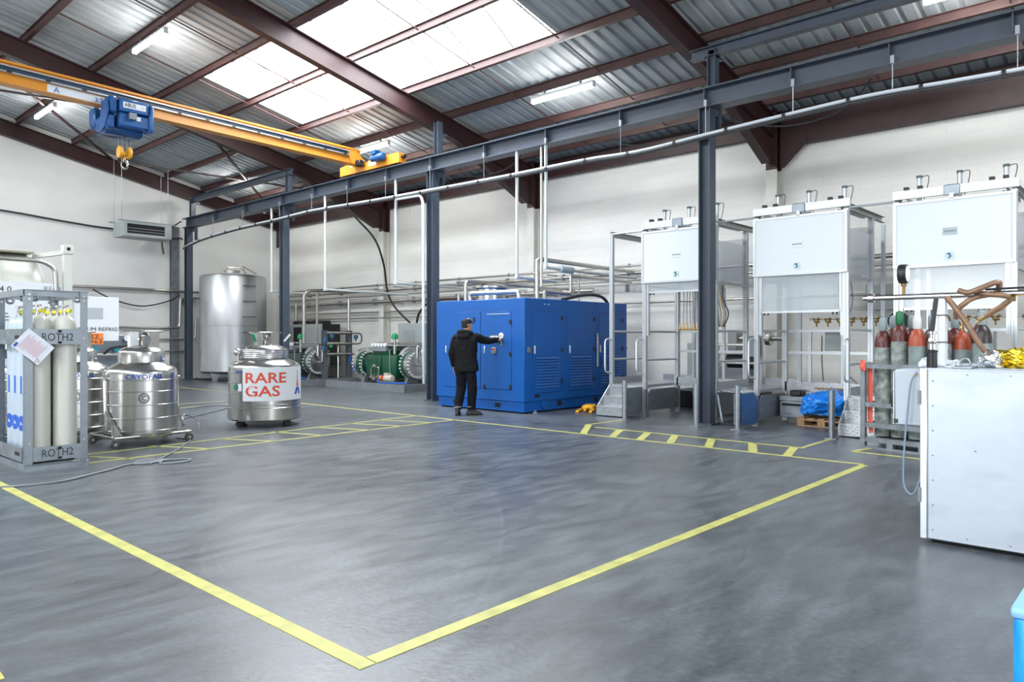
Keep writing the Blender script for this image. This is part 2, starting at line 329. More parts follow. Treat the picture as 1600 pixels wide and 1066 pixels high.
skylight(1, 8.8, 8, 'long vaulted white skylight over the blue enclosure')
skylight(2, -4.4, 4, 'added vaulted skylight above the photographer, unseen, sized for its light')  # added out of view; pane count chosen for the light it gives
sk = thing('window_3', 'added skylights in the opposite roof slope, unseen, lighting the side wall', 'skylight', kind='structure')  # unseen glowing panes added to brighten the side wall
for y0 in (-5, 4, 12, 19): obj('pane', MB().add([(-6, y0, ZR(-6)-.03), (-3.2, y0, ZR(-3.2)-.03), (-3.2, y0+6.6, ZR(-3.2)-.03), (-6, y0+6.6, ZR(-6)-.03)], [(0,1,2,3)]), sky_m, sk, fix=False)
# purlins and their tie rods
PX = [3.55, 4.97, 6.42, 7.95, 9.35, 10.88, 12.17, 13.45, 14.75]
for i, x in enumerate(PX):
    p = tag(bpy.data.objects.new('purlin', mesh('purlin', MB().ibeam((0, YR, 0), (0, YE, 0), .17, .09, .012, .01), purlin_m)), None, None); COL.objects.link(p); p.location = (x, 0, ZR(x)-.10)
    tag(p, ['highest purlin in view at the top left corner', 'second highest maroon purlin, clear of the skylight', 'maroon purlin above the skylight carrying two tube lamps', 'maroon purlin along the upper edge of the skylight', 'maroon purlin crossing the middle of the bright skylight', 'maroon purlin along the lower edge of the skylight', 'maroon purlin below the skylight carrying tube lamps', 'maroon purlin just above the blue grey crane beam', 'lowest maroon purlin, next to the side wall'][i], 'purlin', 'roof purlins', 'structure')
FR = [-.3, 6.45, 13.2, 19.8, 26.38]
for fy0, fy1 in zip([-.3, 6.45, 13.2], FR[1:]):
    for t in (1/3, 2/3):
        y = fy0+(fy1-fy0)*t
        for a, c in zip(PX[1:-1], PX[2:]): obj('tie_rod', MB().cyl((a+.05, y, ZR(a)-.14), (c-.05, y, ZR(c)-.14), .016, 6), purlin_m, ceil)
for (xa, ya, xb, yb) in [(9.1, 19.9, 15.2, 26.3), (9.3, 26.3, 15.2, 20), (2.85, 19.9, 9.1, 26.3), (2.85, 26.3, 9.1, 19.9)]:
    obj('cross_brace', MB().bar((xa, ya, ZR(xa)-.22), (xb, yb, ZR(xb)-.22), .07, .05), maroon, ceil)
# portal frames
names = ['nearest maroon rafter, out of view on the right', 'maroon rafter over the dark column among the filling stations', 'maroon rafter passing under the bright skylight', 'maroon rafter behind the yellow crane girder', 'maroon gable rafter against the far white wall']
for i, fy in enumerate(FR):
    t = thing('roof_rafter', names[i], 'rafter', (XW, fy, 0), world=True, group='portal frames', kind='structure')
    zc = lambda x: ZR(x)-.425
    obj('rafter_beam', MB().ibeam((1, fy, zc(1)), (15.25, fy, zc(15.25)), .45, .2, .025, .016), maroon, t)
    obj('rafter_beam', MB().ibeam((1, fy, zc(1)), (XL+.1, fy, zc(XL)), .45, .2, .025, .016), maroon, t)
    if i < 4:
        zb = lambda x: ZR(x)-.64
        obj('haunch', MB().prism([(12.4, zb(12.4)), (14.95, 5.12), (15.2, 5.12), (15.2, zb(15.2))], 'y', fy-.01, fy+.01).ext([(-.1, -.012), (.1, -.012), (.1, .012), (-.1, .012)], (12.4, fy, zb(12.4)), (14.95, fy, 5.12)).box(15.18, 15.2, fy-.1, fy+.1, 5.1, 6.0), maroon, t)
    obj('column_head', MB().ibeam((15.33, fy, 5.02), (15.33, fy, ZR(15.33)-.02), .26, .24, .02, .014, (1,0,0)), maroon, t)
    obj('column_shaft', MB().ibeam((15.33, fy, 0), (15.33, fy, 5.02), .26, .24, .02, .014, (1,0,0)), mat('column_cream_paint', (.72, .71, .66), .6, var=.05), t)
for i, (y0, y1, z0, z1) in enumerate([(6.6, 13.05, 5.78, 6.24), (13.35, 19.65, 5.78, 6.24), (19.95, 26.3, 5.78, 6.24), (-.15, 6.3, 5.5, 6.24)]):
    t = thing('eave_beam', ['maroon eave beam on the side wall behind the blue enclosure', 'maroon eave beam on the side wall behind the green compressor', 'maroon eave beam on the side wall near the far corner', 'deep maroon eave beam with gusset at the far right'][i], 'beam', (15.4, y0, z0), world=True, group='eave beams', kind='structure')
    obj('beam', MB().chan((15.4, y0, (z0+z1)/2), (15.4, y1, (z0+z1)/2), z1-z0, .16, .014), maroon, t)
    if i == 3: obj('gusset', MB().prism([(6.3, 5.95), (6.3, 5.05), (6.22, 5.05), (5.75, 5.5), (5.75, 5.95)], 'x', 15.3, 15.33), maroon, t)
# crane runway
run = thing('runway_beam', 'long blue grey crane runway beam on dark columns', 'beam', (11.4, 0, 5.32), world=True, kind='structure')
obj('beam', MB().ibeam((11.4, -4, 5.485), (11.4, 25.95, 5.485), .33, .3, .022, .014), slate, run)
SY = [25.6, 23.6, 21.6, 19.45, 17.76, 16.1, 14.5, 12.86, 11.12, 9.4, 7.63, 5.94, 4.48, 3.08, 1.62]
for y in SY: obj('stiffener', MB().box(11.27, 11.53, y-.008, y+.008, 5.345, 5.625), slate, run)
obj('crane_rail', MB().box(11.375, 11.425, -4, 25.9, 5.65, 5.69), slate, run)
CY = [5.95, 12.9, 19.42, 25.75]
cl = ['dark steel column between the filling stations, nearest the camera', 'blue grey column at the left end of the blue enclosure', 'blue grey column rising behind the red lettered dewar', 'dark column standing at the far gable wall']
for i, y in enumerate(CY):
    t = thing('steel_column', cl[i], 'column', (11.4, y, 0), world=True, group='crane runway columns', kind='structure')
    obj('shaft', MB().ibeam((11.4, y, .02), (11.4, y, 5.32), .21, .21, .018, .012, (0,1,0)), slate, t)
    obj('base_plate', MB().box(11.24, 11.56, y-.16, y+.16, 0, .025), slate, t)
    obj('upper_post', MB().ibeam((11.52, y-.05, 5.2), (11.52, y-.05, ZR(11.5)-.62 if i in (1,) else 6.35), .14, .16, .014, .01, (0,1,0)), slate, t)
    obj('splice_plate', MB().box(11.6, 11.66, y-.14, y-.02, 4.9, 5.5), slate, t)
    obj('rafter_bracket', MB().box(11.5, 11.75, y-.12, y+.1, 6.2, 6.24), slate, t)
for (ya, yb, lab) in [(-4, 6.3, 'upper dark strut running to the right from the near column'), (19.2, 25.8, 'upper dark strut between the two far columns')]:
    t = single('runway_strut', MB().ibeam((11.52, ya, 6.32), (11.52, yb, 6.32), .17, .16, .014, .01), slate, lab, 'beam', 'upper struts', 'structure', (11.52, ya, 6.32))
# floor markings
def mark(name, pts, wd, label, dash=False):
    b = MB()
    for (xa, ya), (xb, yb) in pts: b.ext([(-wd/2, 0), (wd/2, 0), (wd/2, .003), (-wd/2, .003)], (xa, ya, 0.0005), (xb, yb, 0.0005))
    return tag(obj(name, b, yellowp), label, 'floor marking', kind='structure')
mark('trim_1', [((1.97, 2.66), (1.97, 9.6))], .085, 'yellow floor line running to the cylinder rack on the left')
mark('trim_2', [((2.02, 2.7), (8.93, 2.7))], .085, 'yellow floor line running diagonally to the right corner')
mark('trim_3', [((8.97, 2.72), (8.97, 14.8))], .06, 'long yellow floor line passing the person')
mark('trim_4', [((2.9, 9.4), (9.0, 9.58)), ((3.2, 10.1), (9.0, 10.62))], .055, 'pair of yellow lines bounding the hatched walkway')
for i, (a, c) in enumerate([((3.17, 9.9), (3.47, 9.35)), ((4.04, 10.3), (4.45, 9.45)), ((4.99, 10.3), (5.4, 9.46)), ((5.92, 10.45), (6.21, 9.5)), ((6.72, 10.4), (7.08, 9.5)), ((7.4, 10.5), (7.74, 9.55)), ((8.09, 10.5), (8.39, 9.6))]):
    mark('trim_%d' % (5+i), [(a, c)], .055, 'short yellow hatch bar of the walkway, %s from the left' % ['first', 'second', 'third', 'fourth', 'fifth', 'sixth', 'seventh'][i])
mark('trim_12', [((9.98, 7.4), (11.05, 7.36)), ((9.78, 7.1), (9.78, 3.7)), ((9.78, 3.74), (11.0, 3.75))], .055, 'yellow outline in front of the filling stations')
for i, (a, c) in enumerate([((9.0, 6.75), (9.98, 7.37)), ((9.0, 6.22), (9.74, 6.58)), ((9.0, 5.75), (9.74, 6.07)), ((9.0, 5.26), (9.74, 5.6)), ((9.0, 4.68), (9.76, 5.02)), ((9.0, 4.06), (9.78, 4.42)), ((9.0, 3.62), (9.76, 3.83))]):
    mark('trim_%d' % (13+i), [(a, c)], .11, 'wide yellow hatch bar before the filling stations, %s from the left' % ['first', 'second', 'third', 'fourth', 'fifth', 'sixth', 'seventh'][i])
mark('trim_20', [((9.9, 3.12), (9.75, 1.2)), ((9.9, 3.14), (10.6, 3.0))], .07, 'yellow corner marking under the cylinder cage')
mark('trim_21', [((.86, 3.75), (-2, 3.9))], .085, 'end of a yellow line at the lower left corner')
mark('trim_22', [((9.5, 19.2), (9.4, 22.6)), ((6.5, 16.4), (8.9, 16.4)), ((6.3, 15.5), (8.9, 15.5))], .06, 'faint yellow lines on the far floor')
# ------------------------------------------------------------------ tube lamps
def lamp(x, y, label, L=1.62):
    t = thing('tube_lamp', label, 'lamp', (x, y, ZR(x)-.33), group='tube lamps on the purlins')
    obj('housing', MB().prism([(-.05, .0), (.05, .0), (.035, .06), (-.035, .06)], 'y', -L/2, L/2), whitepaint, t)
    obj('diffuser', MB().lathe([(.01, -L/2), (.055, -L/2+.01), (.055, L/2-.01), (.01, L/2)], (0, 0, -.03), 12, 'y'), tube_m, t)
    for q in (-1, 1):
        obj('end_cap', MB().box(-.05, .05, q*(L/2+.01)-.01, q*(L/2+.01)+.01, -.08, .05), whitepaint, t)
        obj('bracket', MB().box(-.02, .02, q*.48-.02, q*.48+.02, .05, .15), galv, t)
for x, y, l in [(6.42, 16.4, 'glowing tube lamp at the upper left, above the crane hoist'), (12.17, 9.68, 'long glowing tube lamp right of the skylight'), (12.17, 16.35, 'glowing tube lamp above the yellow end carriage'), (6.42, 23.6, 'glowing tube lamp behind the crane girder at far left'), (12.3, 23.85, 'glowing tube lamp above the far end of the crane runway'), (12.45, 2.1, 'glowing tube lamp at the top right edge')]:
    lamp(x, y, l)
# ------------------------------------------------------------------ overhead crane
gdir = V((1, .063, 0)).normalized(); g0 = V((11.35, 15.62, 0))
def gp(s, off=0, z=0): return g0+gdir*s+V((-gdir.y, gdir.x, 0))*off+V((0, 0, z))   # s along the girder, off to the far side
cr = thing('overhead_crane', 'yellow overhead travelling crane girder with end carriage on the runway', 'crane', (11.35, 15.62, 5.69), world=True)
obj('girder', MB().ext([(-.12, 0), (.12, 0), (.12, .34), (.16, .34), (.16, .38), (-.16, .38), (-.16, .34), (-.12, .34)], gp(-22, 0, 5.86), gp(-.12, 0, 5.86)), orange, cr)
rail = obj('festoon_rail', MB().ext([(.125, .17), (.2, .17), (.2, .19), (.14, .19), (.14, .27), (.2, .27), (.2, .29), (.125, .29)], gp(-22, 0, 5.86), gp(-.5, 0, 5.86)), alu, cr)
obj('rail_stripe', MB().ext([(.141, .19), (.15, .19), (.15, .27), (.141, .27)], gp(-22, 0, 5.86), gp(-.55, 0, 5.86)), mat('rail_dark_blue', (.03, .055, .09), .4), rail)
for k in range(15): obj('rail_clip', MB().ext([(.2, .165), (.208, .165), (.208, .2), (.2, .2)], gp(-9.1+k*.6, 0, 5.86), gp(-9.02+k*.6, 0, 5.86)), black, rail)
pl = obj('name_plate', MB().ext([(.121, .015), (.127, .015), (.127, .155), (.121, .155)], gp(-7.25, 0, 5.86), gp(-6.22, 0, 5.86)), inkwhite, cr)
fr = gdir; obj('plate_lettering', MB().txt('A', .15, gp(-7.15, -.13, 5.89), fr, (0,0,1), 0), inkblue, pl)
obj('plate_lettering', MB().txt('3.2t', .13, gp(-6.26, -.13, 5.89), fr, (0,0,1), 1), inkblue, pl)
car = obj('end_carriage', MB().prism([(13.95, 5.70), (16.4, 5.70), (16.4, 5.93), (16.1, 5.96), (15.9, 5.88), (15.3, 5.88), (15.1, 5.95), (14.0, 5.95), (13.95, 5.9)], 'x', 11.25, 11.46), orange, cr)
obj('wheel', MB().cyl((11.3, 14.2, 5.75), (11.5, 14.2, 5.75), .07, 14), dark, car); obj('wheel', MB().cyl((11.3, 16.15, 5.75), (11.5, 16.15, 5.75), .07, 14), dark, car)
obj('buffer', MB().cyl((11.35, 13.95, 5.84), (11.35, 13.85, 5.84), .045, 12), black, car)
obj('carriage_plate', MB().box(11.243, 11.249, 14.85, 15.15, 5.78, 5.90), inkwhite, car)
obj('gusset', MB().prism([(10.75, 6.22), (11.05, 6.22), (11.42, 5.92), (11.42, 5.86), (10.95, 5.86)], 'y', 15.45, 15.49).prism([(10.75, 6.22), (11.05, 6.22), (11.42, 5.92), (11.42, 5.86), (10.95, 5.86)], 'y', 15.72, 15.76), orange, cr)
mo = obj('travel_motor', MB().lathe([(.05, -.22), (.085, -.2), (.095, -.18), (.095, .1), (.08, .12), (.08, .25)], (11.14, 14.62, 5.9), 16, 'y').box(11.04, 11.2, 14.62, 14.8, 5.98, 6.07), craneblue, cr)
obj('coupling_box', MB().cbox(11.05, 11.22, 15.28, 15.48, 5.8, 5.95, .02), black, cr)
# hoist trolley
hc = gp(-5.62)
def hp(x, y, z): return (hc.x+x, hc.y+y, z)
h = thing('hoist_trolley', 'blue wire rope hoist trolley hanging on the yellow girder', 'hoist', (hc.x, hc.y, 5.2), world=True)
def hb(b, x0, x1, y0, y1, z0, z1, bev=.02): return b.cbox(hc.x+x0, hc.x+x1, hc.y+y0, hc.y+y1, z0, z1, bev)
obj('front_housing', hb(MB(), -.30, .46, -.52, -.20, 5.93, 6.17), craneblue, h)
obj('gearbox', hb(hb(MB(), -.56, -.32, -.46, -.18, 5.88, 6.2, .04), -.60, -.36, -.42, .2, 5.58, 5.88, .05), craneblue, h)
obj('end_cover', hb(MB(), .47, .62, -.54, -.2, 5.62, 6.15, .05), craneblue, h)
obj('drum_casing', MB().lathe([(.05, -.52), (.17, -.5), (.19, -.46), (.19, .44), (.17, .47), (.05, .5)], hp(0, -.05, 5.66), 20, 'x'), craneblue, h)
obj('lower_frame', hb(hb(MB(), -.3, .5, -.48, -.22, 5.66, 5.92, .03), -.45, .42, -.15, .32, 5.5, 5.72, .03), craneblue, h)
obj('side_plate', MB().prism([(hc.y-.5, 5.9), (hc.y-.36, 5.62), (hc.y-.2, 5.56), (hc.y-.1, 5.62), (hc.y-.16, 6.1), (hc.y-.46, 6.1)], 'x', hc.x-.62, hc.x-.58), craneblue, h)
obj('rear_counterweight', hb(MB(), -.62, -.36, .18, .5, 5.7, 6.1, .04), craneblue, h)
lp = obj('name_label', MB().box(hc.x-.22, hc.x+.38, hc.y-.526, hc.y-.521, 6.0, 6.11), inkwhite, h)
obj('label_lettering', MB().txt('ABUS', .1, hp(-.19, -.529, 6.025), (1,0,0), (0,0,1), 0, width=.3, bold=True), inkblk, lp)
obj('label_lettering', MB().txt('3.2t', .07, hp(.34, -.529, 6.03), (1,0,0), (0,0,1), 1), inkgrey, lp)
obj('junction_box', MB().box(hc.x-.06, hc.x+.12, hc.y-.56, hc.y-.49, 5.80, 5.92), grey, h)
obj('white_sticker', MB().box(hc.x+.14, hc.x+.26, hc.y-.496, hc.y-.486, 5.80, 5.88), inkwhite, h)
obj('power_cable', MB().tube(smooth_path([hp(-.7, .2, 5.75), hp(-.62, 0, 5.4), hp(-.3, -.1, 5.32), hp(.0, -.1, 5.38), hp(.1, -.1, 5.5)]), .018, 6), cable_blk, h)
for dx, dy in [(-.13, -.1), (-.03, -.1), (.1, -.1), (.2, -.1)]: obj('wire_rope', MB().cyl(hp(dx, dy, 5.1), hp(dx, dy, 5.62), .008, 5), grey, h)
hk = obj('hook_block', MB().lathe([(.03, -.05), (.11, -.04), (.12, 0), (.11, .04), (.03, .05)], hp(-.09, -.1, 5.05), 18, 'x').lathe([(.03, -.05), (.11, -.04), (.12, 0), (.11, .04), (.03, .05)], hp(.16, -.1, 5.05), 18, 'x').cyl(hp(-.1, -.1, 5.03), hp(.17, -.1, 5.03), .05, 12).cyl(hp(.035, -.1, 4.9), hp(.035, -.1, 5.03), .035, 12), mat('hook_yellow', (.75, .36, .03), .4), h)
obj('hook', MB().tube([hp(.035+.085*sin(a), -.1, 4.82-.085*cos(a)) for a in [pi*1.1-i*pi*1.65/14 for i in range(15)]], .03, 8, rf=lambda t: .034-.018*t), steel, hk)
for o in h.children_recursive:
    for v in o.data.vertices:
        v.co.x = (v.co.x-.08)*.68+5.5-hc.x
        if v.co.z > .12: v.co.z -= .195 if v.co.z > .4 else .195*(v.co.z-.12)/.28
# ------------------------------------------------------------------ cable bundle under the runway
bz = [(25.7, 4.62), (24.4, 4.78), (22, 4.9), (19.6, 4.93), (17.6, 4.96), (15, 4.9), (12.9, 4.85), (10.5, 4.82), (8.4, 4.84), (7.2, 4.80), (5.9, 4.85), (4.6, 4.90), (3.3, 4.93), (2.2, 4.89), (1.0, 4.86), (-1.5, 4.9), (-4, 4.9)]
cb = thing('cable_bundle', 'bundle of pale conduits strapped together along the crane runway', 'cable', (11.2, 6, 4.85), world=True)
bp_ = smooth_path([(11.2, y, z+.012*sin(y*5)) for y, z in bz], 5)
obj('conduit', MB().tube(bp_, .028, 8), mat('white_conduit', (.62, .66, .71), .35), cb)
obj('conduit', MB().tube([p+V((.04, 0, -.045)) for p in bp_], .024, 7), mat('white_conduit', (0,0,0)), cb)
obj('cable', MB().tube([p+V((-.015, 0, -.06)) for p in bp_], .022, 6), cable_blk, cb)
for k in range(40):
    y = 24.5-k*.95; z = min(bp_, key=lambda p: abs(p.y-y)).z
    if y > -2: obj('cable_tie', MB().cyl((11.21, y-.025, z-.025), (11.21, y+.025, z-.025), .056, 10), cable_blk, cb)
for y in SY[1:]:
    z = min(bp_, key=lambda p: abs(p.y-y)).z; hr = obj('hanger_rod', MB().cyl((11.22, y-.06, z), (11.22, y-.06, 5.40), .007, 5), galv, cb)
    obj('clamp', MB().box(11.2, 11.26, y-.085, y-.035, 5.31, 5.42), galv, hr)
single('column_conduit', MB().tube(fillet([(11.2, 14.0, 4.8), (11.2, 13.1, 4.78), (11.2, 13.02, 4.6), (11.22, 13.02, 1.2), (11.3, 13.1, .4)], .25), .035, 8), MATS['white_conduit'], 'pale conduit bending down the column beside the blue enclosure', 'conduit', loc=(11.2, 13.02, .4))
single('supply_cable', MB().tube(smooth_path([(11.3, 16.1, 4.8), (12.2, 16.9, 4.72), (13.3, 17.6, 4.35), (14.0, 18.1, 3.7), (14.3, 18.3, 2.9), (14.45, 18.1, 2.4), (14.75, 17.75, 1.93)]), .03, 8), cable_blk, 'thick black cable looping down to the grey cabinet', 'cable', loc=(14.75, 17.75, 1.92))
single('supply_cable', MB().tube(smooth_path([(14.8, 17.5, 1.93), (14.75, 17.3, 2.25), (14.6, 16.6, 2.55), (14.7, 15.6, 2.6), (14.9, 14.6, 2.5)]), .035, 8), cable_blk, 'black cable arching from the grey cabinet behind the column', 'cable', loc=(14.8, 17.5, 1.92))
single('sagging_cable', MB().tube(smooth_path([(11.75, 12.7, 5.25), (11.9, 11.8, 5.15), (11.9, 11.0, 5.2), (11.6, 10.3, 5.32)]), .014, 6), cable_blk, 'thin black cable sagging under the runway right of the middle column', 'cable', loc=(11.75, 12.7, 5.25))
single('sagging_cable', MB().tube(smooth_path([(11.55, 8.4, 5.25), (11.9, 7.4, 5.05), (11.9, 6.6, 5.0), (11.6, 6.0, 5.2)]), .014, 6), cable_blk, 'thin black cable sagging under the runway at the near column', 'cable', loc=(11.55, 8.4, 5.25))
single('sagging_cable', MB().tube(smooth_path([(11.6, 5.6, 5.1), (12.1, 4.9, 4.98), (12.1, 4.0, 5.05), (11.6, 3.4, 5.3)]), .014, 6), cable_blk, 'thin black cable sagging under the runway above the filling stations', 'cable', loc=(11.6, 5.6, 5.1))
# ------------------------------------------------------------------ drop pipes from the runway to the wall
for i, (y, zb, xe, lab) in enumerate([(20.0, 2.85, 12.4, 'pale vertical drop pipe left of the far column'), (17.2, 2.78, 14.2, 'pale drop pipe right of the column behind the dewar'), (14.17, 2.80, 14.6, 'pale drop pipe just left of the blue enclosure column'), (10.2, 2.72, 12.6, 'thin pale drop pipe above the middle of the blue enclosure'), (9.42, 2.87, 14.6, 'paired pale drop pipe above the right part of the blue enclosure')]):
    t = thing('drop_pipe', lab, 'pipe', (11.32, y, zb), world=True, group='drop pipes under the runway')
    obj('pipe', MB().tube(fillet([(11.32, y, 5.32), (11.32, y, zb), (xe, y, zb-.02)], .06), .034, 8), conduit_m, t)
    obj('elbow_block', MB().cbox(11.28, 11.36, y-.04, y+.04, zb-.04, zb+.04, .01), conduit_m, t)
    if i == 4:
        obj('silencer', MB().lathe([(.02, 0), (.075, .02), (.075, .42), (.02, .45)], (11.75, y, zb), 14, 'x'), cylpale, t)
        obj('second_pipe', MB().cyl((11.32, y+.12, 5.3), (11.32, y+.12, 2.5), .025, 8), pipe_m, t)
# ------------------------------------------------------------------ wall pipes
def wpipe(pts, r, lab, m=pipe_m, rad_=.12, group='pipes along the side wall', name='wall_pipe', clamps=()):
    t = thing(name, lab, 'pipe', tuple(pts[0]), world=True, group=group)
    obj('pipe', MB().tube(fillet(pts, rad_), r, 10), m, t)
    for c in clamps: obj('clamp', MB().cbox(c[0]-r*1.3, c[0]+r*1.3, c[1]-.02, c[1]+.02, c[2]-r*1.5, c[2]+r*1.5, .005), galv, t)
    return t
CL = lambda x, z: [(x, y, z) for y in range(8, 26, 2)]
wpipe([(15.2, 26.2, 3.24), (15.2, 9, 3.22)], .03, 'topmost thin steel pipe along the side wall', clamps=CL(15.2, 3.23))
wpipe([(15.15, 26.2, 3.06), (15.15, 1.0, 3.02)], .05, 'thick steel pipe second from the top along the side wall', clamps=CL(15.15, 3.05))
wpipe([(15.2, 25.9, 2.90), (15.2, 1.0, 2.86)], .028, 'thin steel pipe third from the top along the side wall')
wpipe([(15.1, 26.0, 2.68), (15.1, 11.0, 2.66)], .06, 'thickest steel pipe, lowest of the close set pipes on the side wall', clamps=CL(15.1, 2.67))
wpipe([(15.25, 24.5, 2.35), (15.25, 2.0, 2.30)], .028, 'single steel pipe lower on the side wall')
wpipe([(15.2, 24.3, 2.15), (15.2, 14.5, 2.13)], .022, 'lowest thin pipe on the side wall behind the compressors')
wpipe([(12.6, 20.3, 1.3), (12.6, 20.3, 2.95), (13.6, 20.2, 2.98), (15.0, 19.4, 3.0)], .05, 'bent steel riser pipe from the far compressor up to the wall pipes', group=None, rad_=.25)
wpipe([(13.25, 20.6, 1.15), (13.2, 20.5, 2.95)], .04, 'straight steel riser pipe left of the dark rack posts', group=None)
for y, z0, lab in [(19.85, 1.7, 'thick steel riser above the right dark rack post'), (23.9, .4, 'steel riser beside the big tank'), (15.3, .8, 'steel riser behind the grey cabinet')]:
    wpipe([(13.95 if y == 19.85 else 14.5, y, z0), (13.95 if y == 19.85 else 14.5, y, 2.72)], .05, lab, group='steel risers')
for y in (25, 22, 19, 16, 12.5, 8.7): single('pipe_bracket', MB().bar((15.48, y, 3.3), (15.48, y, 2.1), .04).bar((15.48, y, 3.14), (15.08, y, 3.14), .03).bar((15.48, y, 2.6), (15.03, y, 2.6), .03), galv, {25: 'wall bracket behind the big tank', 22: 'wall bracket behind the far compressor', 19: 'wall bracket left of the grey cabinet', 16: 'wall bracket right of the grey cabinet', 12.5: 'wall bracket behind the left half of the blue enclosure', 8.7: 'wall bracket left of the filling stations'}[y], 'bracket', 'wall pipe brackets', loc=(15.48, y, 2.1))
# pipes on and above the blue enclosure
wpipe([(11.55, 9.85, 2.24), (11.55, 9.85, 3.09), (14.1, 9.85, 3.07), (15.2, 9.85, 3.06)], .045, 'steel pipe rising from the blue enclosure and running to the wall', group=None, rad_=.1)
wpipe([(11.85, 9.9, 2.26), (11.85, 9.9, 2.44), (12.75, 9.9, 2.42), (12.75, 9.9, 2.83), (15.1, 9.9, 2.8)], .038, 'steel pipe stepping twice above the blue enclosure roof', group=None, rad_=.07)
wpipe([(13.1, 9.95, 2.24), (13.1, 9.95, 2.95)], .022, 'thin steel post standing on the blue enclosure roof', group=None)
wpipe([(10.9, 11.15, 2.24), (10.9, 11.15, 2.40), (11.1, 9.95, 2.40), (11.1, 9.95, 2.24)], .05, 'low steel pipe bow on the blue enclosure roof', group=None, rad_=.12)
wpipe([(11.2, 11.6, 2.24), (11.2, 11.6, 2.7), (15.0, 11.6, 2.7)], .04, 'steel pipe leaving the back of the blue enclosure', group=None, rad_=.1)
single('vent_drum', MB().lathe([(.05, 2.24), (.34, 2.24), (.34, 2.55), (.42, 2.58), (.42, 2.62), (.30, 2.66), (.05, 2.7)], (12.0, 11.6, 0), 28), steel, 'stainless vent drum on the blue enclosure roof', 'vent', loc=(12.0, 11.6, 2.24))
single('supply_hose', MB().tube(smooth_path([(12.2, 9.7, 2.27), (13.0, 9.75, 2.40), (13.6, 9.8, 2.42), (13.95, 9.8, 2.3), (14.2, 9.75, 1.9), (14.3, 9.5, 1.2)]), .035, 8), cable_blk, 'black hose arching over the back end of the blue enclosure', 'hose', loc=(12.2, 9.7, 2.27))
# end wall pipes
def epipe(pts, r, lab): return wpipe([(x, y, z) for x, y, z in pts], r, lab, group='pipes along the gable wall')
epipe([(4.5, 26.3, 3.14), (12.0, 26.3, 3.12)], .05, 'long steel pipe highest on the gable wall')
epipe([(10.9, 26.35, 1.82), (11.35, 26.35, 1.84), (11.38, 26.35, 2.9), (12.1, 26.35, 2.92)], .045, 'steel pipe stepping up beside the gable column')
epipe([(8.9, 26.35, 1.83), (10.9, 26.35, 1.82)], .04, 'steel pipe at eye height on the gable wall')
epipe([(9.6, 26.35, 1.42), (11.9, 26.35, 1.42), (11.95, 26.35, 2.2)], .035, 'steel pipe below eye height on the gable wall')
epipe([(9.6, 26.35, 1.0), (11.6, 26.35, 1.0)], .03, 'lowest steel pipe on the gable wall')
single('wall_cable', MB().tube(smooth_path([(4.5, 26.42, 5.35), (6.0, 26.42, 5.33), (7.6, 26.42, 5.2), (8.8, 26.42, 5.12), (10.0, 26.42, 5.1), (10.7, 26.42, 4.92), (11.3, 26.3, 5.0), (11.2, 25.8, 4.9)]), .03, 7), cable_blk, 'black cable running along the gable wall under the air handler', 'cable', loc=(10, 26.42, 5))
single('wall_cable', MB().tube(smooth_path([(8.5, 26.25, 3.05), (9.1, 26.25, 2.75), (10.0, 26.25, 2.55), (10.9, 26.25, 2.75), (11.3, 26.25, 2.98)]), .022, 7), cable_blk, 'black cable sagging below the long gable pipe', 'cable', loc=(10, 26.25, 2.55))
single('wall_cable', MB().tube(smooth_path([(11.35, 26.2, 5.6), (11.0, 26.3, 5.3), (10.75, 26.35, 4.9), (10.8, 26.35, 4.4)]), .022, 7), cable_blk, 'black cable curving down beside the gable column', 'cable', loc=(11, 26.3, 5))
single('cable_duct', MB().chan((11.2, 26.42, .05), (11.2, 26.42, 5.4), .1, .3, .008, (0,1,0)), galv, 'galvanised vertical cable duct on the gable wall', 'duct', loc=(11.2, 26.44, .05))
# air handler
ac = thing('air_handler', 'pale grey ducted air handler hung from rods at the gable wall', 'air conditioner', (9.75, 25.45, 4.75), world=True)
obj('casing', MB().box(9.0, 10.5, 25.02, 25.9, 4.75, 5.22), cab, ac)
fr_ = obj('outlet_frame', MB().box(9.0, 10.5, 25.0, 25.02, 5.15, 5.22).box(9.0, 10.5, 25.0, 25.02, 4.75, 4.84).box(9.0, 9.1, 25.0, 25.02, 4.84, 5.15).box(10.28, 10.5, 25.0, 25.02, 4.84, 5.15), cab, ac)
obj('outlet', MB().box(9.1, 10.28, 25.012, 25.018, 4.84, 5.15), dark, ac)
for k in range(2): obj('outlet_fin', MB().box(9.1, 10.28, 25.004, 25.012, 4.91+k*.09, 4.93+k*.09), grey, ac)
for k, y in enumerate((25.05, 25.85)): obj('support_rail', MB().bar((8.85, y, 5.24), (10.6, y, 5.24), .04), galv, ac)
for x, y in ((8.95, 25.05), (10.4, 25.05), (9.0, 25.85), (10.5, 25.85)): obj('hanger_rod', MB().cyl((x, y, 5.24), (x, y, ZR(x)-.3), .008, 5), galv, ac)
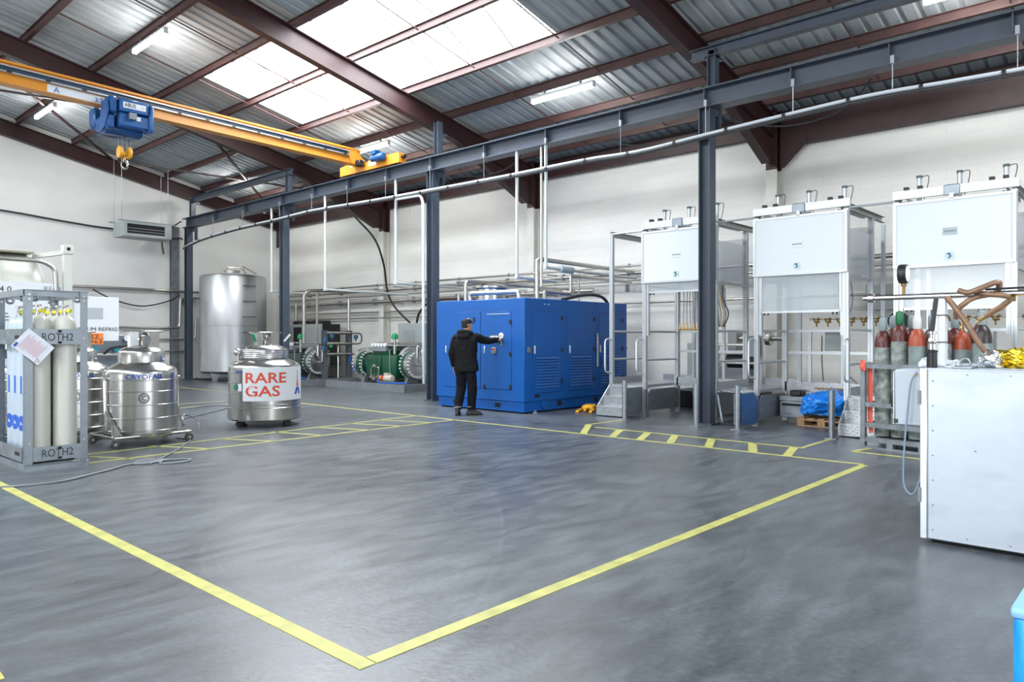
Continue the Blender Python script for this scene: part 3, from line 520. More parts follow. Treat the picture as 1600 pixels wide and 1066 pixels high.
# ------------------------------------------------------------------ big vertical tank
tk = thing('storage_tank', 'tall stainless steel storage tank on legs by the far corner', 'tank', (12.36, 24.4, 0))
obj('shell', MB().lathe([(.5, .22), (1.0, .26), (1.09, .34), (1.09, 1.86), (1.10, 1.87), (1.10, 1.92), (1.09, 1.93), (1.09, 3.52), (1.05, 3.6), (.6, 3.68), (.05, 3.7)], n=64), steel2, tk)
obj('weld_band', MB().lathe([(1.09, 1.86), (1.098, 1.865), (1.098, 1.925), (1.09, 1.93)], n=64), steel, tk)
for a in (200, 290, 20, 110):
    x, y = .85*cos(rad(a)), .85*sin(rad(a)); obj('leg', MB().lathe([(.2, .34), (.2, .3), (.1, 0), (.1, 0)], (x, y, 0), 4).rot(rad(a), (x, y)), steel2, tk)
for k in range(6):
    a0, a1 = rad(258), rad(280); z = .62+k*.52
    obj('ladder_rung', MB().tube(fillet([(1.08*cos(a0), 1.08*sin(a0), z), (1.2*cos(a0), 1.2*sin(a0), z), (1.2*cos(a1), 1.2*sin(a1), z), (1.08*cos(a1), 1.08*sin(a1), z)], .03), .016, 6), steel, tk)
obj('manway', MB().lathe([(.25, 3.66), (.25, 3.76), (.28, 3.76), (.28, 3.79), (.02, 3.8)], (-.1, -.1, 0), 20), steel, tk)
obj('top_rail', MB().tube(fillet([(-.5, -.4, 3.66), (-.45, -.45, 3.86), (.0, -.6, 3.84), (.2, -.5, 3.7)], .05), .015, 6).tube([(.35, -.2, 3.68), (.2, -.3, 3.95), (.75, -.2, 3.72)], .02, 6), pipe_m, tk)
# ------------------------------------------------------------------ compressors
def bolts(c, R, n, ax, z0, z1, r=.022):
    b = MB()
    for i in range(n):
        a = 2*pi*i/n; u, q = R*cos(a), R*sin(a)
        b.cyl((c[0]+u, c[1]+z0, c[2]+q), (c[0]+u, c[1]+z1, c[2]+q), r, 6)
    return b
def compressor(ox, oy, body, label, scale=1., greenring=True):
    t = thing('gas_compressor', label, 'compressor', (ox, oy, 0))
    sk = obj('skid', MB().box(-.95, 1.1, -1.85, 1.85, 0, .06).box(-.95, -.85, -1.85, 1.85, .06, .2).box(1.0, 1.1, -1.85, 1.85, .06, .2).box(-.85, 1.0, -1.85, -1.75, .06, .2).box(-.85, 1.0, 1.75, 1.85, .06, .2).box(-.85, 1.0, -1.75, 1.75, .06, .12), mat('skid_grey', (.16, .175, .19), .55, var=.15), t)
    for s in (-1, 1):
        c = (0, 0, .70); R = .38
        hd = obj('head', MB().lathe([(.05, s*1.28), (R*.6, s*1.275), (R, s*1.25), (R, s*1.14), (R, s*1.12), (.3, s*1.08)], c, 36, 'y'), steel2, t)
        obj('green_flange', MB().lathe([(.1, s*1.12), (R+.0, s*1.12), (R, s*.98), (.24, s*.94), (.22, s*.7), (.1, s*.7)], c, 36, 'y'), body, t)
        b = MB()
        for i in range(22):
            a = 2*pi*i/22; u, q = (R-.03)*cos(a), .70+(R-.03)*sin(a); b.cyl((u, s*.9, q), (u, s*1.33, q), .03, 6)
        tag(obj('head_bolts', b, mat('bright_bolt', (.75, .77, .78), .35, .4), t), kind='stuff')
        obj('head_support', MB().prism([(-.25, .12), (.25, .12), (.12, .4), (-.12, .4)], 'y', s*1.0-.06, s*1.0+.06), mat('skid_grey', (0,0,0)), t)
    obj('crankcase', MB().cbox(-.32, .34, -.72, .72, .3, .98, .06, 2), body, t)
    cv = obj('cover_plate', MB().cbox(-.36, -.32, -.05, .52, .36, .92, .01), body, t)
    b = MB()
    for i in range(6):
        for z in (.4, .88): b.cyl((-.36, .0+i*.095, z), (-.375, .0+i*.095, z), .014, 6)
    tag(obj('cover_bolts', b, steel, cv), kind='stuff')
    obj('name_plate', MB().box(-.364, -.36, .18, .32, .62, .7), inkgrey, cv)
    obj('cylinder_block', MB().cbox(-.22, .22, -.3, .5, .96, 1.14, .03), body, t)
    gp_ = obj('gauge_panel', MB().box(-.32, -.24, -.25, .55, 1.08, 1.2), grey, t)
    for i in range(5): obj('gauge', MB().lathe([(.01, -.03), (.055, -.03), (.058, .03), (.05, .035), (.01, .036)][::-1], (0,0,0), 16, 'x').xf(Matrix.Translation((-.30, -.2+i*.145, 1.26)) @ Matrix.Rotation(rad(0), 4, 'Z')), glassdial, gp_)
    obj('flywheel_guard', MB().lathe([(.05, -.08), (.46, -.08), (.46, .08), (.05, .08)], (.38, -.55, .75), 32, 'y'), mat('guard_grey', (.36, .37, .38), .45), t)
    vs = obj('valve_stack', MB().cyl((-.1, -.38, 1.0), (-.1, -.38, 1.42), .045, 10).cyl((-.24, -.38, 1.3), (.04, -.38, 1.3), .03, 8), steel, t)
    obj('valve_cap', MB().lathe([(.02, 1.42), (.1, 1.44), (.1, 1.54), (.05, 1.6), (.02, 1.6)], (-.1, -.38, 0), 12), mat('valve_green', (.02, .32, .12), .35), vs)
    obj('suction_pipe', MB().tube(fillet([(-.05, -1.3, .70), (-.05, -1.5, .70), (-.05, -1.55, .72), (-.05, -1.55, 1.15), (.1, -1.2, 1.2), (.5, -1.0, 1.2)], .1), .035, 8), pipe_m, t)
    obj('pressure_pipe', MB().tube(fillet([(0, -1.3, .70), (0, -1.42, .70), (-.12, -1.42, .9), (-.12, -1.42, 1.25), (.4, -1.42, 1.25), (.4, -.8, 1.22)], .09), .028, 8), pipe_m, t)
    obj('strainer', MB().cyl((-.12, -1.42, .9), (-.12, -1.42, 1.22), .055, 10), steel, t)
    obj('pipe_loop', MB().tube(fillet([(0, 1.3, .7), (0, 1.5, .7), (0, 1.52, 1.1), (.1, 1.2, 1.16), (.35, .8, 1.16)], .1), .03, 8), pipe_m, t)
    obj('frame_rail', MB().tube([(.3, -1.4, 1.05), (.3, 1.2, 1.05)], .025, 7).tube([(.5, -1.6, 1.3), (.5, 1.3, 1.3)], .03, 7).tube([(.5, -1.6, .1), (.5, -1.6, 1.3)], .03, 7).tube([(.5, 1.3, .1), (.5, 1.3, 1.3)], .03, 7), pipe_m, t)
    obj('drain_pipes', MB().tube(fillet([(-.42, .3, .2), (-.42, .3, .62), (-.42, -.05, .62), (-.42, -.05, .2)], .05), .016, 6).tube(fillet([(-.5, .65, .15), (-.5, .65, .8), (-.35, .65, .9)], .05), .016, 6).tube(fillet([(-.45, -.6, .15), (-.45, -.6, 1.1)], .05), .014, 6), pipe_m, t)
    for i in range(4): obj('valve', MB().lathe([(.02, -.08), (.05, -.06), (.05, .06), (.02, .08)], (-.55, .25-i*.14, .28+.05*(i % 2)), 10, 'y').cyl((-.55, .25-i*.14, .28), (-.55, .25-i*.14, .42), .02, 8), [black, steel, steel, brass][i], t)
    obj('pump_motor', MB().lathe([(.03, -.2), (.085, -.19), (.1, -.17), (.1, .12), (.07, .16), (.03, .17)], (-.62, -.75, .33), 14, 'y').box(-.68, -.56, -.8, -.62, .42, .48), mat('motor_beige', (.50, .46, .38), .45), t)
    obj('pump_flange', MB().cyl((-.62, -.52, .33), (-.62, -.42, .33), .08, 10), mat('motor_orange', (.65, .14, .04), .5), t)
    obj('blue_hose', MB().tube(smooth_path([(-.6, -.35, .4), (-.78, -.5, .24), (-.82, -1.0, .22), (-.8, -1.8, .24)]), .025, 7), cable_blue, t)
    obj('oil_tank', MB().cbox(.45, .95, -.2, 1.0, .7, 1.22, .02), black if greenring else grey, t)
    return t
compressor(13.5, 17.2, green, 'green two headed diaphragm compressor with five gauges on a grey skid')
c2 = compressor(13.05, 21.45, mat('dark_green_grey', (.03, .06, .05), .4), 'dark steel diaphragm compressor on the skid beside the big tank', greenring=False)
# valve rack before the far compressor
vr = thing('valve_rack', 'dark grey two post valve rack with round pipe loops', 'rack', (13.5, 19.85, 0), world=True)
for x in (13.05, 13.95): obj('post', MB().ibeam((x, 19.85, 0), (x, 19.85, 1.5), .16, .14, .012, .01, (0,1,0)), mat('rack_grey', (.10, .115, .135), .45), vr)
for z in (.75, 1.08, 1.42): obj('rung_pipe', MB().tube([(13.05, 19.75, z), (13.95, 19.75, z)], .045, 8), pipe_m, vr)
for z0, z1 in ((1.08, 1.42), (.45, .75)): obj('pipe_loop', MB().tube(fillet([(14.0, 19.75, z1), (14.35, 19.7, z1), (14.35, 19.7, z0), (14.0, 19.75, z0)], .17, 6), .03, 8), pipe_m, vr)
for x, z in ((13.2, 1.34), (12.95, 1.2), (14.1, 1.3), (12.9, .95)): obj('actuator', MB().lathe([(.02, -.07), (.07, -.06), (.07, .06), (.02, .07)], (x, 19.68, z), 12, 'z').cyl((x, 19.68, z-.14), (x, 19.68, z-.06), .025, 8), mat('actuator_blue', (.02, .10, .20), .4), vr)
obj('green_knob', MB().sph((13.15, 19.66, 1.0), .055, 10), mat('valve_green', (0,0,0)), vr)
obj('cable', MB().tube(smooth_path([(13.9, 19.7, .7), (13.92, 19.6, .3), (14.1, 19.5, .12), (14.6, 19.4, .03)]), .025, 7), cable_blue, vr)
for o in vr.children: o.location.z += .2
# grey cooler cabinet behind the far compressor
cc = thing('cooler_cabinet', 'light grey cooler cabinet with roof fans behind the far compressor', 'cabinet', (14.4, 23.2, 0), world=True)
obj('body', MB().cbox(14.3, 15.0, 21.9, 24.4, .5, 1.95, .02), cab, cc); obj('black_panel', MB().box(14.28, 14.3, 23.2, 23.7, .6, 1.85), black, cc); obj('black_edge', MB().box(14.3, 15.0, 21.86, 21.9, .5, 1.95), black, cc)
obj('door', MB().box(14.285, 14.3, 21.95, 23.1, .6, 1.88), cab, cc)
for y in (22.5, 23.7): obj('roof_fan', MB().lathe([(.25, 1.95), (.34, 1.95), (.34, 2.05), (.3, 2.08), (.05, 2.08)], (14.65, y, 0), 24), black, cc)
for x, y in ((14.35, 21.95), (14.95, 21.95), (14.35, 24.35), (14.95, 24.35)): obj('leg', MB().box(x-.04, x+.04, y-.04, y+.04, 0, .5), grey, cc)
# electrical cabinet behind the green compressor
ec = thing('electrical_cabinet', 'light grey electrical cabinet on legs behind the green compressor', 'cabinet', (14.9, 17.6, 0), world=True)
obj('body', MB().cbox(14.62, 15.05, 17.0, 18.2, .7, 1.92, .015), cab, ec); obj('door', MB().cbox(14.6, 14.625, 17.03, 18.17, .73, 1.89, .008), cab, ec)
obj('door_panel', MB().box(14.592, 14.6, 17.35, 17.9, 1.3, 1.7), mat('panel_grey', (.30, .33, .34), .4), ec)
for y in (17.1, 18.1): obj('leg', MB().bar((14.85, y, 0), (14.85, y, .7), .06), galv, ec)
# ------------------------------------------------------------------ blue compressor enclosure
be = thing('machine_enclosure', 'large blue sheet metal machine enclosure with louvred doors', 'enclosure', (12.3, 10.6, 0), world=True)
x0, x1, y0, y1, zt = 10.57, 14.08, 9.33, 11.85, 2.235
obj('body', MB().cbox(x0, x1, y0, y1, .22, zt, .012), boxblue, be)
obj('base_frame', MB().cbox(x0+.035, x1-.03, y0+.035, y1-.03, .035, .22, .006).box(x0+.01, x1-.01, y0+.01, y1-.01, .03, .05), boxblue, be)
obj('floor_gap', MB().box(x0+.08, x1-.08, y0+.08, y1-.08, 0, .03), dark, be)
def fdoor(ya, yb, za, zb, handle):   # door in the front face
    d = obj('door', MB().cbox(x0-.008, x0+.004, ya, yb, za, zb, .003), boxblue, be)
    obj('shadow_gap', MB().box(x0-.0015, x0+.001, ya-.008, yb+.008, za-.008, zb+.008), darkblue, d)
    obj('handle', MB().cbox(x0-.024, x0-.008, handle-.014, handle+.014, 1.15, 1.3, .006), inkwhite, d)
    return d
d1 = fdoor(10.52, 11.59, .44, 2.0, 11.53); d2 = fdoor(9.67, 10.49, .45, 1.985, 10.39)
for d, y, zs in ((d1, 10.69, (1.84,)), (d2, 9.69, (1.77, 1.14, .5)), (d2, 10.39, (.48,))):
    for z in zs: obj('hinge', MB().cbox(x0-.022, x0-.006, y-.025, y+.025, z-.045, z+.045, .005), black, d)
obj('door_sill', MB().box(x0-.014, x0-.008, 9.72, 10.32, 1.93, 1.94), inkwhite, d2)
cp = obj('control_panel', MB().cbox(x0-.025, x0-.008, 9.97, 10.24, 1.36, 1.52, .004), black, d2)
obj('screen_bezel', MB().box(x0-.028, x0-.025, 10.0, 10.22, 1.47, 1.505), inkwhite, be)
obj('pressure_gauge', MB().lathe([(.01, 0), (.058, 0), (.062, .02), (.05, .03), (.01, .03)], (0,0,0), 18, 'x').xf(Matrix.Translation((x0-.008, 9.92, 1.50)) @ Matrix.Rotation(pi, 4, 'Z')), glassdial, be)
obj('gauge_hub', MB().cyl((x0-.036, 9.92, 1.5), (x0-.042, 9.92, 1.5), .018, 10), brass, be)
for k, z in enumerate((1.425, 1.37, 1.325)): obj('push_button', MB().cyl((x0-.008, 9.915, z), (x0-.03, 9.915, z), .02, 10), [black, mat('button_green', (.25, .35, .2), .4), mat('button_green', (0,0,0))][k], be)
em = obj('isolator_switch', MB().cbox(x0-.05, x0-.008, 10.06, 10.17, 1.15, 1.27, .008), cab, be); obj('switch_red', MB().box(x0-.062, x0-.05, 10.075, 10.155, 1.225, 1.262), red, em); obj('switch_dark', MB().box(x0-.06, x0-.05, 10.075, 10.155, 1.17, 1.222), grey, em)
for i, (xa, xb) in enumerate(((10.82, 11.70), (11.93, 12.81), (13.0, 13.88))):
    d = obj('door', MB().cbox(xa, xb, y0-.008, y0+.004, .38, 1.985, .003), boxblue, be)
    obj('shadow_gap', MB().box(xa-.008, xb+.008, y0-.0015, y0+.001, .372, 1.993), darkblue, d)
    obj('handle', MB().cbox(xa+.02, xa+.055, y0-.026, y0-.008, 1.15, 1.31, .006), inkwhite, d)
    for z in (1.86, 1.22, .59): obj('hinge', MB().cbox(xb-.02, xb+.04, y0-.024, y0-.007, z-.045, z+.045, .005), black, d)
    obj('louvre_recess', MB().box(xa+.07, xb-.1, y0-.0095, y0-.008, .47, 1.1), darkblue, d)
    for k in range(11):
        z = .475+k*.057; obj('louvre', MB().add([(xa+.07, y0-.034, z), (xb-.1, y0-.034, z), (xb-.1, y0-.009, z+.045), (xa+.07, y0-.009, z+.045), (xa+.07, y0-.009, z), (xb-.1, y0-.009, z)], [(0,1,2,3), (0,3,4), (1,5,2), (0,4,5,1)]), boxblue, d)
obj('vertical_seam', MB().box(11.815, 11.82, y0-.0015, y0, .24, 2.2), darkblue, be); obj('vertical_seam', MB().box(12.905, 12.91, y0-.0015, y0, .24, 2.2), darkblue, be)
obj('side_latch', MB().cbox(10.64, 10.74, y0-.03, y0, 1.17, 1.28, .006), galv, be)
for x in (11.62, 12.87): obj('fork_pocket', MB().box(x, x+.12, y0+.025, y0+.036, .09, .19), dark, be)
for y in (11.2, 10.0): obj('fork_pocket', MB().box(x0+.025, x0+.036, y, y+.14, .09, .17), dark, be)
obj('round_cover', MB().cyl((11.2, y0+.035, .15), (11.2, y0+.0, .15), .1, 20), boxblue, be)
for x in (10.9, 10.97): obj('cable_gland', MB().cyl((x, y0, .33), (x, y0-.02, .33), .03, 10), black, be)
for x in (11.15, 11.27): obj('white_sticker', MB().box(x, x+.05, y0-.004, y0, 2.12, 2.135), inkwhite, be)
obj('levelling_foot', MB().lathe([(.06, 0), (.06, .02), (.02, .03), (.02, .06)], (10.85, 9.3, 0), 12), galv, be)
# white chain hung on the enclosure wall
ch = thing('chain', 'pale link chain hanging on the blue enclosure side', 'chain', (12.92, y0-.03, .85), world=True)
for k in range(14):
    z = .88+k*.05; e = [(.018*cos(a), .034*sin(a)) for a in [2*pi*i/10 for i in range(10)]]
    obj('link', MB().tube([(12.92+(u if k % 2 else 0)*1.2, y0-.03+(0 if k % 2 else u), z+q) for u, q in e], .0075, 5, closed=True), alu, ch)
# yellow folded jack at the enclosure corner
sj = thing('lifting_jack', 'bright yellow lifting jack lying beside the blue enclosure', 'jack', (11.9, 8.8, 0), rad(25))
obj('lever', MB().bar((-.35, 0, .05), (.3, .05, .07), .05, .04), mat('jack_yellow', (.85, .42, .01), .45), sj); obj('body', MB().cbox(-.1, .3, -.12, .12, .02, .12, .03), mat('jack_yellow', (0,0,0)), sj)
obj('fork', MB().box(-.45, -.05, .1, .16, .01, .05), mat('jack_yellow', (0,0,0)), sj); obj('fork', MB().box(-.45, -.05, -.16, -.1, .01, .05), mat('jack_yellow', (0,0,0)), sj)
# ------------------------------------------------------------------ person
def loft(rings, n=24):   # rings: centre, half width vector, half depth vector
    b = MB(); vs = []
    for c, u, v in rings:
        c, u, v = V(c), V(u), V(v)
        for k in range(n):
            a = 2*pi*k/n; ca, sa = cos(a), sin(a); q = 2/2.3
            vs.append(c+u*math.copysign(abs(ca)**q, ca)+v*math.copysign(abs(sa)**q, sa))
    m = len(rings); fs = [(i*n+k, i*n+(k+1) % n, (i+1)*n+(k+1) % n, (i+1)*n+k) for i in range(m-1) for k in range(n)]+[tuple(range(n))[::-1], tuple(range((m-1)*n, m*n))]
    return b.add(vs, fs)
def fused(name, mb, m, parent, voxel, it=4, wr=0., wscale=.12):   # fuse overlapping volumes into one continuous skin
    me = mesh(name, mb, m); o = bpy.data.objects.new(name, me); COL.objects.link(o)
    r = o.modifiers.new('r', 'REMESH'); r.mode = 'VOXEL'; r.voxel_size = voxel
    s = o.modifiers.new('s', 'SMOOTH'); s.factor = .5; s.iterations = it
    if wr:
        tx = bpy.data.textures.new('folds', 'CLOUDS'); tx.noise_scale = wscale; tx.noise_depth = 2
        d = o.modifiers.new('d', 'DISPLACE'); d.texture = tx; d.strength = wr; d.mid_level = .5
    dg = bpy.context.evaluated_depsgraph_get(); ev = bpy.data.meshes.new_from_object(o.evaluated_get(dg)); bpy.data.objects.remove(o); bpy.data.meshes.remove(me)
    ev.name = name; ev.shade_smooth(); ev.materials.clear(); ev.materials.append(m)
    o = bpy.data.objects.new(name, ev); COL.objects.link(o); o.parent = parent; return o
skin = mat('skin', (.52, .27, .18), .5); jacket = mat('black_jacket_cloth', (.006, .0065, .008), .75, bump=.15, bscale=25, spec=.2); trou = mat('dark_trouser_cloth', (.005, .006, .011), .8, bump=.15, bscale=30, spec=.2)
boot = mat('black_boot_leather', (.010, .010, .011), .45); hairm = mat('dark_hair', (.02, .013, .009), .7)
P0 = V((9.68, 10.02, 0)); fa = rad(22); F_ = V((cos(fa), sin(fa), 0)); R_ = V((sin(fa), -cos(fa), 0)); Z_ = V((0, 0, 1))
pe = bpy.data.objects.new('person', None); COL.objects.link(pe); pe.location = P0; tag(pe, 'person in black hooded jacket and cap reaching to the blue door panel', 'person')
L = lambda r, f, z: R_*r+F_*f+Z_*z          # right, forward, up relative to the feet
handT = V((10.545, 9.905, 1.42))-P0
hip = .94
lf, rf_ = V((9.575, 10.13, 0))-P0, V((9.765, 9.955, 0))-P0
# limbs
shR, shL = L(.185, .01, 1.47), L(-.195, -.01, 1.47)
wr = handT-V((.13, -.02, -.005)); elR = (shR+wr)*.5+V((.0, -.06, -.05))
elL, wrL = L(-.27, -.05, 1.17), L(-.26, .04, .92)
kneeL, kneeR = L(-.11, .03, .5), L(.12, .03, .5)
ankL, ankR = lf+Z_*.11, rf_+Z_*.11
hipL, hipR = L(-.095, 0, hip-.04), L(.095, 0, hip-.04)
b = MB()
b.add(*(lambda q: (q.v, q.f))(loft([(L(0, 0, hip-.12), R_*.15, F_*.10), (L(0, 0, hip+.04), R_*.16, F_*.11), (L(0, 0, 1.12), R_*.14, F_*.10), (L(0, 0, 1.33), R_*.17, F_*.115), (L(0, 0, 1.46), R_*.175, F_*.09), (L(0, 0, 1.52), R_*.09, F_*.07)])))
b.tube([L(0, 0, 1.44), L(0, .02, 1.56), L(0, .03, 1.64)], .055, 12)
HC = L(.0, .045, 1.705); hf = V((cos(rad(-14)), sin(rad(-14)), 0)); hr = V((hf.y, -hf.x, 0))
def hd(r, f, z): return HC+hr*r+hf*f+Z_*z
b.add(*(lambda q: (q.v, q.f))(loft([(hd(0, .05, -.125), hr*.03, hf*.035), (hd(0, .035, -.10), hr*.05, hf*.06), (hd(0, .015, -.05), hr*.066, hf*.085), (hd(0, 0, .02), hr*.074, hf*.096), (hd(0, -.005, .07), hr*.07, hf*.092), (hd(0, -.005, .105), hr*.045, hf*.06)])))
b.tube([hd(0, .09, .01), hd(0, .112, -.025), hd(0, .09, -.035)], .012, 6); b.tube([hd(-.025, .085, -.065), hd(.025, .085, -.065)], .010, 6); b.sph(tuple(hd(0, .078, -.105)), .025, 8)
for s in (-1, 1): b.tube([hd(s*.074, -.01, .02), hd(s*.082, -.018, 0), hd(s*.076, -.006, -.035)], .012, 6)
for sh, el, w_ in ((shR, elR, wr), (shL, elL, wrL)): b.tube([sh, (sh+el)/2, el, (el+w_)/2, w_], .05, 12, rf=lambda t: .055-.027*t)
for hp_, kn, an in ((hipL, kneeL, ankL), (hipR, kneeR, ankR)): b.tube([hp_, (hp_+kn)/2, kn, kn*.6+an*.4, an], .07, 14, rf=lambda t: .085-.05*t)
def hand(w_, d, up, curl, side):
    d, up = d.normalized(), up.normalized(); sd = d.cross(up).normalized()*side; q = MB()
    q.add(*(lambda g: (g.v, g.f))(loft([(w_-d*.01, sd*.026, up*.018), (w_+d*.03, sd*.036, up*.016), (w_+d*.085, sd*.042, up*.014)], 14)))
    for i, ln in enumerate((.068, .078, .072, .056)):
        p = w_+d*.08+sd*(-.031+i*.0205); a = curl; pts = [p]
        for k, f in enumerate((.45, .32, .23)):
            a2 = a*(k+.6); p = p+(d*cos(a2)-up*sin(a2))*ln*f; pts.append(p)
        q.tube(pts, .009, 8, rf=lambda t: .0098-.0022*t)
    p = w_+d*.025-sd*.03; q.tube([p, p+d*.028-sd*.022-up*.006, p+d*.055-sd*.026-up*.012], .011, 8, rf=lambda t: .0125-.004*t)
    return q
for q in (hand(wr, handT-wr, Z_+V((0, -.2, 0)), .42, 1), hand(wrL, V((.02, .0, -1)), -R_*1., .38, 1)): b.add(q.v, q.f)
fused('body', b, skin, pe, .0055, 3)
eyes = MB(); 
for s in (-1, 1): obj('eye', MB().sph(tuple(hd(s*.032, .082, .012)), .011, 10), mat('eye_white', (.7, .7, .7), .2), pe)
hair = loft([(hd(0, -.03, -.06), hr*.06, hf*.062), (hd(0, -.02, -.02), hr*.074, hf*.082), (hd(0, -.012, .04), hr*.079, hf*.09), (hd(0, -.01, .085), hr*.07, hf*.085)]); fused('hair', hair, hairm, pe, .008, 3)
cap = loft([(hd(0, -.004, .035), hr*.084, hf*.106), (hd(0, -.004, .07), hr*.084, hf*.106), (hd(0, -.008, .105), hr*.07, hf*.088), (hd(0, -.01, .122), hr*.03, hf*.04)])
cap.add(*(lambda q: (q.v, q.f))(loft([(hd(0, .075, .034), hr*.07, hf*.04), (hd(0, .105, .038), hr*.075, hf*.075), (hd(0, .105, .046), hr*.075, hf*.075), (hd(0, .075, .05), hr*.07, hf*.04)])))
cp_ = fused('cap', cap, mat('black_cap_cloth', (.014, .014, .016), .7), pe, .006, 2)
obj('cap_piping', MB().tube([hd(.05*cos(a)+.03, .0, .118) if 0 else hd(.04+.03*sin(t*pi), .09-.15*t, .075+.045*sin(t*pi)) for t in [i/10 for i in range(11)]], .006, 6), mat('pale_piping', (.45, .47, .5), .5), cp_)
j = loft([(L(.02, .0, .83), R_*.235, F_*.155), (L(.015, .0, .92), R_*.235, F_*.16), (L(0, 0, 1.08), R_*.215, F_*.15), (L(0, 0, 1.25), R_*.225, F_*.155), (L(0, -.005, 1.40), R_*.235, F_*.145), (L(0, -.01, 1.48), R_*.215, F_*.115), (L(0, -.005, 1.545), R_*.14, F_*.095), (L(0, .005, 1.585), R_*.085, F_*.085)])
j.tube([shR-R_*.03-Z_*.01, shR+F_*.03+Z_*.005, (shR+elR)/2, elR, (elR+wr)/2, wr+(handT-wr)*.05], .07, 16, rf=lambda t: .098-.05*t)
j.tube([shL+R_*.04, shL-R_*.02-Z_*.06, (shL+elL)/2, elL, (elL+wrL)/2, wrL-Z_*.0], .07, 16, rf=lambda t: .098-.045*t)
j.tube([L(.115*cos(a), -.03+.10*sin(a)*.95, 1.54-.035*sin(a)) for a in [2*pi*i/20 for i in range(20)]], .05, 10, closed=True)
j.add(*(lambda q: (q.v, q.f))(loft([(L(0, -.13, 1.42), R_*.07, F_*.03), (L(0, -.14, 1.48), R_*.12, F_*.05), (L(0, -.11, 1.54), R_*.13, F_*.06), (L(0, -.06, 1.59), R_*.10, F_*.05)])))
fused('jacket', j, jacket, pe, .011, 3, .022, .09)
tr = loft([(L(0, 0, .80), R_*.17, F_*.115), (L(0, 0, .9), R_*.175, F_*.12), (L(0, 0, 1.0), R_*.165, F_*.11)])
for s, hp_, kn, an in ((-1, hipL, kneeL, ankL), (1, hipR, kneeR, ankR)):
    tr.tube([hp_+R_*s*.01, (hp_+kn)/2, kn, kn*.5+an*.5, an+Z_*.01], .08, 16, rf=lambda t: .108-.03*t)
fused('trousers', tr, trou, pe, .011, 3, .018, .08)
for an, dr, nm in ((ankL, F_*.8-R_*.25, 'boot'), (ankR, V((.80, -.60, 0)), 'boot')):
    dr = dr.normalized(); sd = V((dr.y, -dr.x, 0)); g = MB(); c = V((an.x, an.y, 0))
    g.add(*(lambda q: (q.v, q.f))(loft([(c+dr*.055+Z_*.0, dr*.155, sd*.05), (c+dr*.055+Z_*.03, dr*.155, sd*.052), (c+dr*.04+Z_*.06, dr*.135, sd*.048), (c+dr*.005+Z_*.09, dr*.085, sd*.046), (c-dr*.01+Z_*.14, dr*.062, sd*.052), (c-dr*.01+Z_*.19, dr*.064, sd*.058)])))
    o = fused(nm, g, boot, pe, .009, 2)
    obj('hem_band', MB().tube([c-dr*.005+(dr*cos(a)+sd*sin(a))*.075+Z_*(.155+.01*sin(a)) for a in [2*pi*i/16 for i in range(16)]], .010, 6, closed=True), mat('grey_reflective_band', (.25, .26, .28), .5), o)
# ------------------------------------------------------------------ filling stations along the side wall
from mathutils import noise as mnoise
def crumple(c, s, seed, amp, freq=5., sub=5, flat=True, sharp=.6):
    bm = bmesh.new(); bmesh.ops.create_icosphere(bm, subdivisions=sub, radius=1)
    for v in bm.verts:
        n = v.co.normalized(); q = V([math.copysign(abs(t)**sharp, t) for t in n])
        p = V((q.x*s[0], q.y*s[1], q.z*s[2])); k = mnoise.noise((p+V((seed, seed*2, 0)))*freq)*amp+(.5-abs(mnoise.noise((p+V((0, seed, 5)))*freq*1.6)))*amp*1.3-abs(mnoise.noise((p+V((seed, 3, 5)))*freq*3.1))*amp*.6
        p = p+n*k
        if flat and p.z < -s[2]*.8: p.z = -s[2]*.8
        v.co = p+V(c)
    b = MB(); b.bm(bm); return b
XF, XB, XR = 11.77, 12.95, 13.62   # front posts, rear posts, back frame
ZP = .58
def prof(b, p0, p1, w=.06, up=(0,0,1)):   # grooved aluminium extrusion
    g = w*.12; h_ = w/2
    P = [(-h_,-h_), (-g,-h_), (-g,-h_+g), (g,-h_+g), (g,-h_), (h_,-h_), (h_,-g), (h_-g,-g), (h_-g,g), (h_,g), (h_,h_), (g,h_), (g,h_-g), (-g,h_-g), (-g,h_), (-h_,h_), (-h_,g), (-h_+g,g), (-h_+g,-g), (-h_,-g)]
    return b.ext(P, p0, p1, up)
